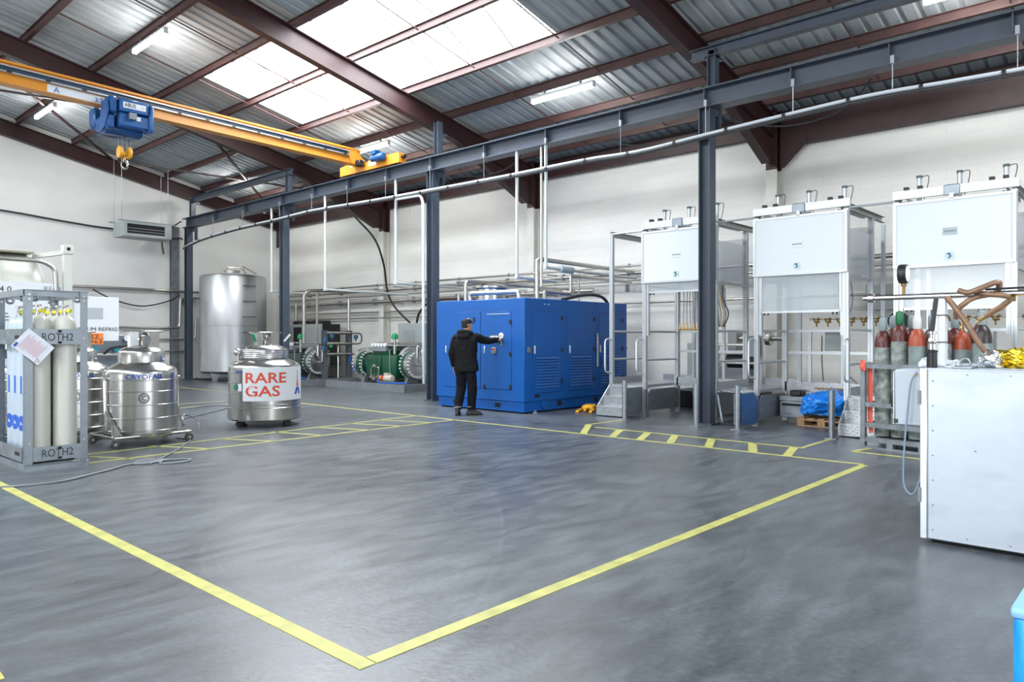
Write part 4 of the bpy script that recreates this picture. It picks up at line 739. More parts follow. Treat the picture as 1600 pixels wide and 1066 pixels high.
def station(n, ya, yb, wz, label):
    t = thing('filling_station', label, 'filling station', (XF, (ya+yb)/2, 0), world=True, group='filling stations along the side wall')
    for y in (ya, yb):
        obj('front_post', prof(MB(), (XF, y, .5), (XF, y, 3.44), .07, (0,1,0)), alu, t)
        obj('inner_post', prof(MB(), (XF, y+(-.065 if y == ya else .065), 1.5), (XF, y+(-.065 if y == ya else .065), 2.5), .05, (0,1,0)), alu, t)
        obj('rear_post', prof(MB(), (XB, y, 0), (XB, y, 3.42), .08, (0,1,0)), alu, t)
        obj('front_leg', prof(MB(), (XF, y, 0), (XF, y, .5), .05, (0,1,0)), galv, t)
        obj('back_post', prof(MB(), (XR, y, .55), (XR, y, 3.4), .06, (0,1,0)), alu, t)
        obj('top_beam', MB().chan((XF-.02, y, 3.48), (XR, y, 3.48), .10, .06), mat('olive_grey_profile', (.42, .44, .42), .45, .3), t)
        obj('side_rail', prof(MB(), (XF, y, 2.42), (XB, y, 2.42), .045), alu, t)
        for z in (1.58, 1.05): obj('guard_rail', MB().tube([(XF, y, z), (XB, y, z)], .022, 8), alu, t)
        obj('side_pane', MB().box(XF+.05, XB-.06, y-.004, y+.004, 2.46, 3.16), acryl, t)
        obj('guide_plate', MB().prism([(XF+.02, .1), (XB-.05, .1), (XB-.05, .46), (XB-.2, .5), (XF+.1, .5), (XF+.02, .42)], 'y', y-.05 if y == ya else y+.03, y-.03 if y == ya else y+.05), galv, t)
        obj('foot_plate', MB().box(XF-.06, XF+.06, y-.06, y+.06, 0, .012), galv, t)
    # hood panel
    hp_ = obj('hood_panel', MB().cbox(XF-.075, XF-.045, yb-.02, ya+.02, 2.48, 3.405, .004), white, t)
    for (a, c, d, e) in ((yb-.03, yb+.01, 2.47, 3.415), (ya-.01, ya+.03, 2.47, 3.415)): obj('panel_edge', MB().box(XF-.085, XF-.04, a, c, d, e), alu, hp_)
    for z in (2.465, 3.385): obj('panel_edge', MB().box(XF-.085, XF-.04, yb+.01, ya-.01, z, z+.03), alu, hp_)
    ym = (ya+yb)/2; cy = ym+.02
    pl = obj('label_plate', MB().box(XF-.081, XF-.076, cy-.09, cy+.09, 2.9, 3.0), [mat('pale_label', (.72, .76, .81), .5), mat('pale_label', (0,0,0)), mat('grey_label', (.42, .48, .53), .5)][n], hp_)
    b = MB()   # the small print is only legible as a row of dark strokes
    for k in range(6): b.box(XF-.084, XF-.081, cy+.065-k*.026-.008, cy+.065-k*.026+.008, 2.94, 2.962)
    tag(obj('small_print', b, inkgrey, pl), kind='stuff')
    lg = obj('logo_sticker', MB().box(XF-.081, XF-.076, cy-.055, cy+.055, 2.56, 2.655), mat('logo_pale', (.56, .66, .73), .5), hp_)
    obj('logo_mark', MB().tube([(XF-.083, cy+.02-.035*sin(i*.45)*(.6 if i < 4 else 1)+.0, 2.638-i*.009) for i in range(8)], .0085, 5).tube([(XF-.083, cy+.035, 2.635), (XF-.083, cy-.01, 2.638)], .008, 5), mat('logo_dark', (.03, .12, .16), .5), lg)
    # sliding window
    wf = obj('window_frame', MB().box(XF-.035, XF-.005, yb+.09, ya-.09, wz, wz+.035).box(XF-.035, XF-.005, yb+.07, yb+.10, wz, 2.47).box(XF-.035, XF-.005, ya-.10, ya-.07, wz, 2.47), alu, t)
    obj('window_pane', MB().box(XF-.024, XF-.018, yb+.1, ya-.1, wz+.035, 2.47), acryl, wf)
    for q in (yb+.14, yb+.2, ya-.14, ya-.2): obj('window_stop', MB().box(XF-.03, XF-.01, q-.012, q+.012, wz-.03, wz), black, wf)
    # top gantry
    tb = obj('top_profile', prof(prof(MB(), (XF-.03, yb-.06, 3.56), (XF-.03, ya+.04, 3.56), .06), (XF-.03, yb-.06, 3.50), (XF-.03, ya+.04, 3.50), .06), alu, t)
    obj('joint_plate', MB().cbox(XF-.075, XF-.062, ym-.10, ym+.10, 3.45, 3.6, .01), galv, tb)
    obj('lift_bar', prof(MB(), (XF-.06, ym, 3.4), (XF-.06, ym, 3.48), .05, (0,1,0)), alu, t)
    for q in (ya-.1, ym, yb+.12): obj('cross_profile', prof(MB(), (XF, q, 3.47), (XB, q, 3.47), .06), alu, t)
    for q in (ya-.12, ya-.3, yb+.1, yb+.26): obj('end_stop', MB().box(XF+.0, XF+.08, q-.03, q+.03, 3.59, 3.65), black, t)
    for q in (ya-.22, ym-.02, yb+.14):
        a = obj('air_cylinder', MB().cyl((12.1, q, 3.36), (12.1, q, 3.82), .032, 12), alu, t); obj('cylinder_cap', MB().cyl((12.1, q, 3.82), (12.1, q, 3.855), .042, 12), mat('cap_dark', (.10, .13, .15), .5), a)
        obj('air_line', MB().tube(smooth_path([(12.1, q-.03, 3.83), (12.1, q-.12, 3.84), (12.1, q-.11, 3.7), (12.1, q-.06, 3.5)], 3), .006, 5), cable_blk, a)
    obj('upper_back_panel', MB().box(XB+.04, XB+.05, yb, ya, 2.5, 3.3), acryl, t)
    # platform behind the bay
    obj('platform', MB().box(XB-.03, XR+.05, yb-.02, ya+.02, ZP-.05, ZP), aluplate, t)
    obj('toe_board', MB().box(XB-.04, XB-.03, yb, ya, ZP-.06, ZP+.11), aluplate, t)
    for z in (1.58, 1.2): obj('back_rail', prof(MB(), (XB+.04, yb, z), (XB+.04, ya, z), .045), alu, t)
    for q in (ym-.25, ym+.3): obj('mid_post', prof(MB(), (XB+.06, q, ZP), (XB+.06, q, 1.6 if n else 2.4), .05, (0,1,0)), alu, t)
    if n == 0:
        hr_ = obj('hose_rack', MB().box(12.46, 12.52, 6.4, 7.12, 1.60, 1.63), brass, t)
        for k in range(10):
            y = 7.08-k*.073
            hs = obj('filling_hose', MB().tube(smooth_path([(12.5, y+.03*sin(k*2), 2.5), (12.49, y+.015*sin(k*5), 2.2), (12.49, y, 1.9), (12.49, y, 1.72)], 4), .008, 5), mat('braided_hose', (.16, .16, .17), .4, .5), t)
            obj('brass_connector', MB().cyl((12.49, y, 1.6), (12.49, y, 1.74), .013, 6).cyl((12.49, y, 1.62), (12.49, y, 1.66), .022, 6), brass, hs)
        for k in range(5): obj('hose', MB().tube(smooth_path([(12.5, 6.35-k*.04, 2.5), (12.5, 6.33-k*.03, 2.2), (12.5, 6.3-k*.05, 1.9), (12.5, 6.28-k*.02, 1.66)], 4), .012, 5), [cable_blk, cable_grey, brass, cable_grey, cable_blk][k], t)
        obj('red_handle', MB().box(12.46, 12.5, 6.42, 6.54, 1.84, 1.86), red, t)
    else:
        for k in range(6):
            y = ya-.35-k*.2; v_ = obj('brass_regulator', MB().lathe([(.02, -.05), (.038, -.04), (.038, .02), (.02, .05)], (13.5, y, 1.76), 10, 'x').cyl((13.5, y-.05, 1.74), (13.5, y+.06, 1.80), .02, 8).sph((13.45, y-.05, 1.80), .028, 8).cyl((13.5, y, 1.66), (13.5, y, 1.76), .014, 8), brass, t)
        obj('manifold_pipe', MB().tube([(13.55, yb, 1.8), (13.55, ya-.2, 1.8)], .02, 7), pipe_m, t)
        for k in range(5): obj('hanging_cable', MB().tube(smooth_path([(13.0, ym-.1-k*.07, 2.4), (13.0, ym-.13-k*.07, 2.1), (13.0, ym-.08-k*.07, 1.85)], 4), .008, 5), cable_grey, t)
    bx = obj('junction_box', MB().cbox(13.1, 13.3, ym-.38+.1, ym-.02+.1, 1.24, 1.6, .012), cab, t) if n else obj('junction_box', MB().cbox(13.3, 13.5, ym-.75, ym-.5, 1.1, 1.5, .012), cab, t)
    obj('box_cable', MB().tube(smooth_path([(13.15, ym-.2, 1.24), (13.12, ym-.22, .95), (13.05, ym-.45, .7), (13.0, ym-.6, .6)], 5), .012, 6), cable_grey, t)
    obj('box_cable', MB().tube(smooth_path([(13.3, ym+.2, 1.5), (13.35, ym+.22, 1.1), (13.3, ym+.18, .7)], 5), .009, 6), cable_blk, t)
    return t
station(0, 7.40, 5.98, 2.28, 'aluminium filling station left of the dark column, window slid up, hoses hanging')
station(1, 5.24, 3.81, 1.86, 'middle aluminium filling station with its clear window lowered')
station(2, 3.11, 1.67, 1.86, 'nearest aluminium filling station with bright white hood behind the cylinder cage')
def landing(ya, yb, label, stairs=True, handles=(1, 1)):
    t = thing('access_landing', label, 'platform', (XF, (ya+yb)/2, 0), world=True, group='tread plate landings between the stations')
    obj('deck', MB().box(XF-.03, XB, yb, ya, ZP-.05, ZP), aluplate, t)
    obj('toe_board', MB().box(XF, XB, ya-.01, ya, ZP, ZP+.12), aluplate, t)
    obj('back_deck', MB().box(XB, XR+.05, yb, ya, ZP-.05, ZP), aluplate, t); obj('back_toe_board', MB().box(XR+.04, XR+.05, yb, ya, ZP, ZP+.12), aluplate, t)
    for y in (ya-.03, yb+.03): obj('leg', MB().bar((XB-.05, y, 0), (XB-.05, y, ZP-.05), .05), galv, t)
    if stairs:
        st = obj('stair', MB().prism([(11.26, .02), (11.26, .19), (11.45, .19), (11.45, .37), (11.64, .37), (11.64, .55), (XF-.03, .55), (XF-.03, .02)], 'y', yb+.05, ya-.02), aluplate, t)
        for k in range(3): obj('tread_nosing', MB().box(11.25+k*.19, 11.28+k*.19, yb+.05, ya-.02, .18+k*.18, .195+k*.18), alu, st)
        obj('stair_cheek', MB().prism([(11.26, .02), (11.26, .17), (11.68, .57), (XF-.03, .57), (XF-.03, .02)], 'y', ya-.02, ya), aluplate, t)
    for y, hnd in ((ya, handles[0]), (yb, handles[1])):
        if hnd: obj('grab_handle', MB().tube(fillet([(XF, y, 1.44), (XF-.23, y, 1.44), (XF-.23, y, .80), (XF, y, .80)], .1, 5), .018, 8), alu, t)
    obj('top_rod', MB().tube([(XF-.02, ya, 3.45), (XF-.02, yb, 3.45)], .018, 7), alu, t)
    obj('lower_skirt', MB().box(11.05, XF-.02, yb+.005, yb+.02, .08, .56) if not stairs else MB().box(11.1, XF-.02, yb+.005, yb+.02, .08, .55), galv, t)
    return t
l1 = landing(8.14, 7.44, 'tread plate landing with steps beside the blue enclosure')
obj('end_post', prof(MB(), (XF, 8.14, .5), (XF, 8.14, 3.44), .07, (0,1,0)), alu, l1); obj('end_post', prof(MB(), (XB, 8.14, 0), (XB, 8.14, 3.4), .07, (0,1,0)), alu, l1)
obj('end_beam', MB().chan((XF-.02, 8.14, 3.45), (XB, 8.14, 3.45), .1, .05), MATS['olive_grey_profile'], l1)
for z in (1.58, 1.05): obj('guard_rail', MB().tube([(XF, 8.14, z), (XB, 8.14, z)], .022, 8), alu, l1)
landing(5.94, 5.28, 'tread plate landing right of the dark column, without steps', False, (0, 1))
l3 = landing(3.77, 3.15, 'tread plate landing with steps behind the right bollard', True, (1, 0))
# blue protective guide sheet
single('guide_sheet', MB().prism([(11.11, .06), (XF-.06, .06), (XF-.06, .42), (XF-.2, .56), (11.11, .56)], 'y', 5.2, 5.215), mat('blue_film_sheet', (.05, .13, .30), .35, .3, var=.2), 'blue filmed guide sheet between bollard and middle station', 'panel', loc=(11.4, 5.2, 0))
single('prop_brace', MB().bar((XF, 5.95, .5), (11.55, 5.75, .02), .03), galv, 'slanted galvanised prop beside the dark column foot', 'brace', loc=(11.6, 5.8, 0))
# bollards
bl = ['galvanised bollard in front of the left steps', 'galvanised bollard left of the dark column', 'galvanised bollard right of the dark column by the blue sheet', 'galvanised bollard at the right steps']
for i, (x, y) in enumerate([(11.05, 7.37), (10.97, 5.92), (11.05, 5.24), (10.97, 3.76)]):
    t = thing('bollard', bl[i], 'bollard', (x, y, 0), group='galvanised bollards')
    obj('post', MB().cyl((0, 0, .01), (0, 0, .69), .045, 18), galv, t); obj('cap', MB().cyl((0, 0, .69), (0, 0, .70), .047, 18), galv, t); obj('foot_plate', MB().box(-.08, .08, -.08, .08, 0, .012), galv, t)
# weighing scales inside the bays
for i, (x, y) in enumerate([(12.62, 6.75), (12.5, 5.03)]):
    t = thing('platform_scale', ['galvanised floor scale inside the left filling station', 'galvanised floor scale left of the blue wrapped pallet'][i], 'scale', (x, y, 0), group='scales in the station bays')
    obj('body', MB().cbox(-.02, .35, -.3, .12, .1, .38, .01), galv, t); obj('upper_deck', MB().cbox(.0, .4, -.32, .14, .38, .46, .008), galv, t); obj('dark_slot', MB().box(-.025, -.02, -.25, .08, .30, .34), dark, t)
    for q in (-.26, .08): obj('foot', MB().bar((.03, q, 0), (.03, q, .1), .035), galv, t)
    obj('motor_block', MB().cbox(.1, .35, -.2, .0, .46, .56, .02), black, t)
# dark machinery visible through the left station
mk = thing('vacuum_pump_set', 'dark vacuum pump set behind the left filling station', 'pump', (14.4, 7.0, 0), world=True)
obj('plinth', MB().cbox(14.0, 14.9, 6.3, 8.2, 0, .35, .02), black, mk); obj('pump_body', MB().cbox(14.1, 14.8, 6.5, 7.6, .35, .85, .04), grey, mk)
obj('motor', MB().lathe([(.05, -.3), (.17, -.28), (.17, .28), (.05, .3)], (14.35, 6.7, 1.0), 16, 'y'), black, mk); obj('pump_cabinet', MB().cbox(14.6, 14.95, 7.5, 8.1, .5, 1.35, .01), cab, mk)
for z in (.95, 1.15, 1.32): obj('pipe', MB().tube([(14.15, 6.3, z), (14.15, 7.5, z)], .03, 7), pipe_m, mk)
fp = thing('flanged_pipe', 'flanged steel pipe stub behind the right side of the left station', 'pipe', (14.6, 6.2, 0), world=True)
obj('pipe', MB().tube([(14.5, 6.9, 1.45), (14.5, 5.9, 1.45)], .05, 10), pipe_m, fp); obj('flange', MB().cyl((14.5, 6.25, 1.45), (14.5, 6.15, 1.45), .14, 16), pipe_m, fp); obj('stand', MB().bar((14.5, 6.5, 0), (14.5, 6.5, 1.4), .05), galv, fp); obj('pipe_box', MB().cbox(14.4, 14.7, 6.85, 7.05, 1.2, 1.6, .01), cab, fp)
# wrapped pallet
pa = thing('pallet', 'small wooden pallet under the blue plastic wrapped load', 'pallet', (12.52, 4.34, 0), rad(-4), group=None)
for k in range(5): obj('board', MB().box(-.3, .3, -.4+k*.17, -.28+k*.17, .115, .137), wood, pa)
for x in (-.25, 0, .25):
    for y in (-.34, 0, .34): obj('block', MB().box(x-.045, x+.045, y-.06, y+.06, .018, .093), wood, pa)
    obj('stringer', MB().box(x-.05, x+.05, -.4, .4, .093, .115), wood, pa); obj('bottom_board', MB().box(x-.05, x+.05, -.4, .4, 0, .018), wood, pa)
single('wrapped_load', crumple((12.5, 4.34, .33), (.29, .38, .17), 3.1, .13, 4.2, 5, True, .7), tarp, 'load wrapped in crumpled bright blue plastic sheet on the pallet', 'bag', loc=(12.5, 4.4, .14))
single('plywood_board', MB().cbox(12.85, 13.4, 3.85, 4.7, .585, .605, .003), wood, 'brown board lying on the platform above the wrapped load', 'board', loc=(13.1, 4.3, .585))
for i, (y, z) in enumerate([(3.5, 2.4), (3.35, 1.9)]):
    t = thing('wall_box', ['grey switch box on the wall between the two right stations', 'black hose reel drum on the wall between the two right stations'][i], 'box', (15.2, y, z), world=True)
    if i == 0: obj('case', MB().cbox(15.3, 15.49, 4.05, 4.6, 2.0, 2.5, .01), cab, t); obj('conduit', MB().tube([(15.4, 4.3, 2.5), (15.4, 4.3, 3.0)], .02, 6), pipe_m, t)
    else: obj('case', MB().lathe([(.03, -.06), (.17, -.05), (.17, .05), (.03, .06)], (14.2, 3.72, 1.75), 18, 'x'), black, t); obj('bracket', MB().bar((14.2, 3.72, 1.75), (15.5, 3.72, 1.75), .03), galv, t)
# ------------------------------------------------------------------ white cold box at the right edge
wb_m = mat('scuffed_white_sheet', (.45, .49, .55), .38, .25, var=.13, vscale=2.6, stretch=(1, 1, 2.5), rvar=.1)
wb = thing('cold_box', 'large scuffed white metal cold box at the right edge', 'cabinet', (6.5, .2, 0), world=True)
obj('body', MB().cbox(5.845, 7.2, -1.5, 1.38, .03, 1.24, .006), wb_m, wb)
obj('front_panel', MB().cbox(5.838, 5.848, -1.5, 1.34, .035, 1.225, .003), wb_m, wb); obj('edge_trim', MB().cbox(5.832, 5.86, 1.345, 1.39, .03, 1.24, .004), alu, wb)
obj('plinth', MB().box(5.9, 7.15, -1.45, 1.33, 0, .03), dark, wb)
for z in (1.03, .34): obj('hinge', MB().cyl((5.83, 1.392, z-.05), (5.83, 1.392, z+.05), .012, 8), grey, wb)
b = MB()
for k in range(7): b.cyl((5.84, 1.31, .1+k*.175), (5.834, 1.31, .1+k*.175), .006, 6)
for y in (.75, 1.05): b.cyl((5.84, y, .68), (5.834, y, .68), .007, 6)
for k in range(4): b.cyl((5.84, 1.1-k*.25, 1.2), (5.834, 1.1-k*.25, 1.2), .005, 6); b.cyl((5.84, 1.1-k*.25, .07), (5.834, 1.1-k*.25, .07), .006, 6)
tag(obj('screws', b, grey, wb), kind='stuff')
ey = obj('lifting_plate', MB().cbox(5.88, 6.1, 1.08, 1.2, 1.24, 1.255, .003), galv, wb); obj('lifting_eye', MB().tube([(6.0, 1.14+.03*cos(a), 1.27+.03*sin(a)*1.3) for a in [2*pi*i/14 for i in range(14)]], .007, 6, closed=True), galv, ey)
eb = thing('control_box', 'light grey wall box hung on the left end of the cold box', 'box', (6.22, 1.52, .79), world=True)
obj('case', MB().cbox(6.1, 6.36, 1.395, 1.63, .79, 1.215, .012), mat('pale_grey_box', (.46, .51, .57), .4), eb); obj('door', MB().cbox(6.09, 6.1, 1.405, 1.62, .80, 1.205, .004), MATS['pale_grey_box'], eb)
obj('edge_gasket', MB().box(6.1, 6.36, 1.63, 1.637, .8, 1.2), inkwhite, eb)
for z in (.81,): obj('corner_bumper', MB().box(6.088, 6.11, 1.6, 1.63, z, z+.03), black, eb)
obj('paint_scrawl', MB().txt('\u223cnuv', .04, (6.088, 1.53, 1.165), (0, -1, 0), (0, 0, 1), 0, width=.1), mat('orange_scrawl', (.80, .45, .06), .5), eb)
obj('side_socket', MB().cbox(6.15, 6.25, 1.637, 1.67, .92, 1.05, .01), black, eb)
single('signal_cable', MB().tube(smooth_path([(6.07, 1.47, 1.2), (6.04, 1.5, 1.12), (6.03, 1.52, .9), (6.02, 1.54, .6), (6.02, 1.54, .36), (6.0, 1.48, .30), (5.98, 1.43, .40), (5.97, 1.41, .5)]), .007, 6), mat('blue_grey_cable', (.25, .32, .42), .5), 'thin blue grey cable hanging beside the cold box', 'cable', loc=(6.02, 1.5, .3))
vf = thing('vacuum_flange', 'black and steel vacuum flange on the cold box corner', 'flange', (5.95, 1.34, 1.24))
obj('base', MB().lathe([(.034, 0), (.034, .11), (.038, .115), (.038, .125), (.02, .13)], n=20), black, vf); obj('clamp', MB().lathe([(.02, .13), (.03, .13), (.03, .17), (.026, .172), (.032, .18), (.032, .19), (.02, .192), (.02, .24), (.03, .245), (.03, .26), (.015, .265)], n=20), steel, vf)
obj('tube', MB().cyl((-.0, .0, .26), (.03, -.02, .5), .016, 10), black, vf); obj('side_port', MB().cyl((-.05, 0, .2), (.05, 0, .2), .012, 8), steel, vf)
# manifold
mf = thing('gauge_manifold', 'horizontal steel manifold pipe on a post with a round pressure gauge', 'manifold', (6.2, 1.34, 1.24), world=True)
obj('post', prof(MB(), (6.2, 1.34, 1.24), (6.2, 1.34, 1.745), .078, (0,1,0)), whitepaint, mf)
obj('pipe', MB().cyl((6.2, 1.88, 1.768), (6.2, -1.2, 1.768), .021, 14), steel, mf)
for z in (1.42, 1.62): obj('cable_tie', MB().box(6.155, 6.245, 1.295, 1.385, z, z+.006), black, mf)
obj('end_clamp', MB().lathe([(.02, -.02), (.036, -.02), (.036, .02), (.02, .02)], (6.2, 1.82, 1.768), 14, 'y').cyl((6.2, 1.82, 1.70), (6.2, 1.82, 1.83), .008, 8), steel, mf)
ga = obj('gauge', MB().lathe([(.01, .03), (.07, .03), (.074, .02), (.074, -.02), (.07, -.028), (.06, -.028)], (6.2, 1.59, 1.945), 28, 'y'), black, mf); obj('dial', MB().cyl((6.2, 1.565, 1.945), (6.2, 1.56, 1.945), .062, 24), glassdial, ga); obj('gauge_stem', MB().cyl((6.2, 1.59, 1.79), (6.2, 1.59, 1.872), .012, 8).cyl((6.2, 1.59, 1.85), (6.2, 1.59, 1.87), .02, 6), brass, ga)
obj('pipe_cable', MB().tube(smooth_path([(6.18, 1.05, 1.80), (6.19, .8, 1.805), (6.18, .3, 1.80), (6.19, -1, 1.80)], 4), .008, 6), cable_blk, mf)
ho = thing('corrugated_hose', 'brown corrugated metal hose tied around the manifold pipe', 'hose', (6.15, 1.1, 1.25), world=True)
def corr(pts, r=.02, k=10): 
    q = smooth_path(pts, k); return MB().tube(q, r, 10, rf=lambda t: r*(1+.05*sin(t*len(q)*3.1)))
obj('straight_run', corr([(6.16, 1.29, 1.755), (6.16, 1.17, 1.57), (6.17, 1.08, 1.4), (6.2, .98, 1.26)]), hose_m, ho)
obj('knot', corr([(6.15, 1.21, 1.80), (6.13, 1.15, 1.78), (6.14, 1.07, 1.81), (6.16, .99, 1.845), (6.2, .97, 1.84), (6.24, 1.0, 1.78), (6.18, 1.12, 1.745), (6.16, 1.18, 1.70), (6.18, 1.23, 1.65), (6.22, 1.24, 1.6)]), hose_m, ho)
obj('loop', corr([(6.2, 1.13, 1.785), (6.17, 1.03, 1.765), (6.16, .95, 1.755), (6.18, .90, 1.735), (6.2, .94, 1.69), (6.22, 1.0, 1.65), (6.24, 1.06, 1.61)]), hose_m, ho)
obj('end_fitting', MB().cyl((6.24, 1.06, 1.61), (6.25, 1.10, 1.58), .014, 10), brass, ho); obj('end_fitting', MB().cyl((6.18, .9, 1.735), (6.18, .87, 1.735), .027, 6), brass, ho)
def foil(c, s, seed, m): 
    return crumple(c, s, seed, .05, 11, 4, True, .8)
fo = thing('rescue_blanket', 'crumpled gold foil blanket lying on the cold box', 'foil blanket', (6.45, .75, 1.24), world=True)
obj('gold_sheet', foil((6.4, .78, 1.295), (.22, .26, .07), 2.2, gold), gold, fo); obj('gold_sheet', foil((6.45, .35, 1.29), (.25, .3, .06), 5.2, gold), gold, fo); obj('silver_edge', foil((6.18, 1.02, 1.275), (.07, .07, .045), 8.2, silver), silver, fo)
for o in fo.children:
    o.data.polygons.foreach_set('use_smooth', [False]*len(o.data.polygons))
single('paper_wad', foil((6.25, 1.36, 1.25), (.1, .12, .015), 9., white), white, 'white wiping cloth on the left end of the cold box', 'cloth', loc=(6.25, 1.36, 1.24))
# ------------------------------------------------------------------ cylinder cage
def gas_cyl(x, y, label, body, sh, capm, hgt=1.44, r=.104, z0=.15, cap='tulip', group='gas cylinders in the cage'):
    t = thing('gas_cylinder', label, 'gas cylinder', (x, y, z0), group=group)
    obj('body', MB().lathe([(r*.7, 0), (r*.97, .012), (r, .03), (r, hgt-.22)], n=24), body, t)
    obj('shoulder', MB().lathe([(r, hgt-.22), (r*.985, hgt-.16), (r*.9, hgt-.09), (r*.66, hgt-.03), (r*.36, hgt), (r*.34, hgt+.02)], n=24), sh, t)
    if cap == 'tulip': obj('valve_cap', MB().lathe([(.044, hgt), (.05, hgt+.02), (.052, hgt+.12), (.042, hgt+.165), (.02, hgt+.18)], n=16), capm, t)
    else:
        v = obj('valve', MB().cyl((0, 0, hgt), (0, 0, hgt+.1), .022, 10).cyl((0, 0, hgt+.06), (-.06, 0, hgt+.06), .014, 8), brass, t); obj('handwheel', MB().cyl((0, 0, hgt+.1), (0, 0, hgt+.125), .038, 12), capm, v)
    return t
greyc = mat('grey_cap', (.25, .30, .31), .45); greenc = mat('green_cap', (.01, .14, .06), .35); whitec = mat('white_cap', (.68, .68, .64), .4)
gas_cyl(10.55, 2.955, 'worn grey cylinder with brown shoulder, leftmost in the cage', cylrust, shmaroon, greyc, 1.40)
gas_cyl(10.52, 2.745, 'worn cylinder with dark maroon shoulder and green cap', cylrust, shmaroon, greenc, 1.48)
gas_cyl(10.47, 2.525, 'grey cylinder with orange shoulder and white cap', cylgrey, shorange, whitec, 1.42)
gas_cyl(10.42, 2.235, 'dark cylinder half hidden behind the manifold post', cylrust, shmaroon, black, 1.45)
gas_cyl(10.57, 2.045, 'grey cylinder with orange shoulder right of the manifold post', cylgrey, shorange, brass, 1.38, cap='valve')
gas_cyl(10.72, 1.90, 'rusty cylinder standing behind the brown hose', cylrust, shmaroon, brass, 1.45, cap='valve')
gas_cyl(10.40, 1.80, 'grey cylinder with black shoulder and grey cap, rightmost in the cage', cylgrey, mat('black_shoulder', (.03, .02, .02), .35, var=.3, vscale=10), greyc, 1.46)
for i, (x, y) in enumerate([(10.82, 2.90), (10.78, 2.66), (10.76, 2.42), (10.82, 2.17)]): gas_cyl(x, y, 'grey capped cylinder in the back row of the cage, %s from the left' % ['first', 'second', 'third', 'fourth'][i], cylgrey, shmaroon, greyc, 1.43)
cg = thing('cylinder_cage', 'galvanised open frame cage holding gas cylinders', 'cage', (10.36, 3.14, 0), rad(-12))
CW, CD = 1.5, .75     # local: front runs along -y, depth along +x
for y in (0, -CW):
    for x in (0, CD): obj('post', MB().box(x-.03, x+.03, y-.03, y+.03, 0, 1.12), galv, cg)
for z in (1.085, .58, .31): obj('front_rail', MB().box(-.02, .02, -CW+.03, -.03, z-.03, z+.03), galv, cg)
for z in (1.085, .58, .31): obj('back_rail', MB().box(CD-.02, CD+.02, -CW+.03, -.03, z-.03, z+.03), galv, cg); obj('side_rail', MB().box(.03, CD-.03, -.02, .02, z-.03, z+.03), galv, cg)
obj('base_tray', MB().box(-.02, CD+.02, -CW-.02, .02, .1, .14), galv, cg); obj('base_rail', MB().box(-.025, .025, -CW, 0, .09, .15), galv, cg); obj('skid', MB().box(-.025, .025, -CW, 0, .0, .03), galv, cg)
for y in (-.35, -.75, -1.1): obj('foot_block', MB().box(-.02, .06, y-.04, y+.04, .03, .09), galv, cg)
st = thing('ratchet_strap', 'red ratchet strap hanging down inside the cage corner', 'strap', (10.4, 3.08, .2), world=True)
obj('webbing', MB().ext([(-.03, -.003), (.03, -.003), (.035, .003), (-.03, .003)], (10.45, 3.09, 1.08), (10.44, 3.085, .45), (1,0,0)).ext([(-.03, -.003), (.03, -.003), (.03, .003), (-.03, .003)], (10.44, 3.085, .45), (10.41, 3.06, .2), (1,0,0)), salmon, st)
obj('bundle', crumple((10.34, 3.15, 1.10), (.025, .03, .07), 4., .03, 14, 3, False, .9), salmon, st)
# blue container at the lower right corner
bb = thing('plastic_bin', 'scratched bright blue plastic bin at the lower right corner', 'bin', (3.1, .1, 0), world=True)
obj('body', MB().cbox(2.80, 3.5, -.45, .405, 0, .575, .03, 3), mat('blue_plastic', (.01, .27, .80), .35, var=.25, vscale=9, stretch=(3, 3, 1)), bb); obj('rim', MB().cbox(2.795, 3.5, -.45, .41, .56, .60, .015, 2), mat('pale_blue_plastic', (.25, .48, .72), .4), bb)
# ------------------------------------------------------------------ cylinder rack at the left edge
rk = thing('cylinder_rack', 'galvanised transport rack with punched plates around white cylinders', 'rack', (2.33, 9.28, 0), rad(1))
RW, RD, RH = .62, 1.03, 1.98
for x in (0, RW):
    for y in (0, RD):
        sx_, sy_ = (1 if x == 0 else -1), (1 if y == 0 else -1)
        p = obj('post', MB().box(min(x, x+sx_*.075), max(x, x+sx_*.075), y-.003, y+.003, .03, RH).box(x-.003, x+.003, min(y, y+sy_*.06), max(y, y+sy_*.06), .03, RH), galv, rk)
        for z in (.3, 1.45, 1.93, 1.88): obj('bolt', MB().cyl((x+sx_*.04, y-.012, z), (x+sx_*.04, y+.012, z), .011, 6), pipe_m, p)
for y in (0, RD): obj('top_rail', MB().chan((0, y, RH-.03), (RW, y, RH-.03), .07, .04), galv, rk)
for x in (0, RW): obj('top_rail', MB().chan((x, 0, RH-.03), (x, RD, RH-.03), .07, .04), galv, rk)
for x, y in ((.1, .02), (RW-.1, .02), (.12, RD-.03), (.03, .15)): obj('lifting_lug', MB().tube([(x+.035*cos(a), y, RH-.085+.03*sin(a)) for a in [2*pi*i/12 for i in range(12)]], .014, 6, closed=True), galv, rk)
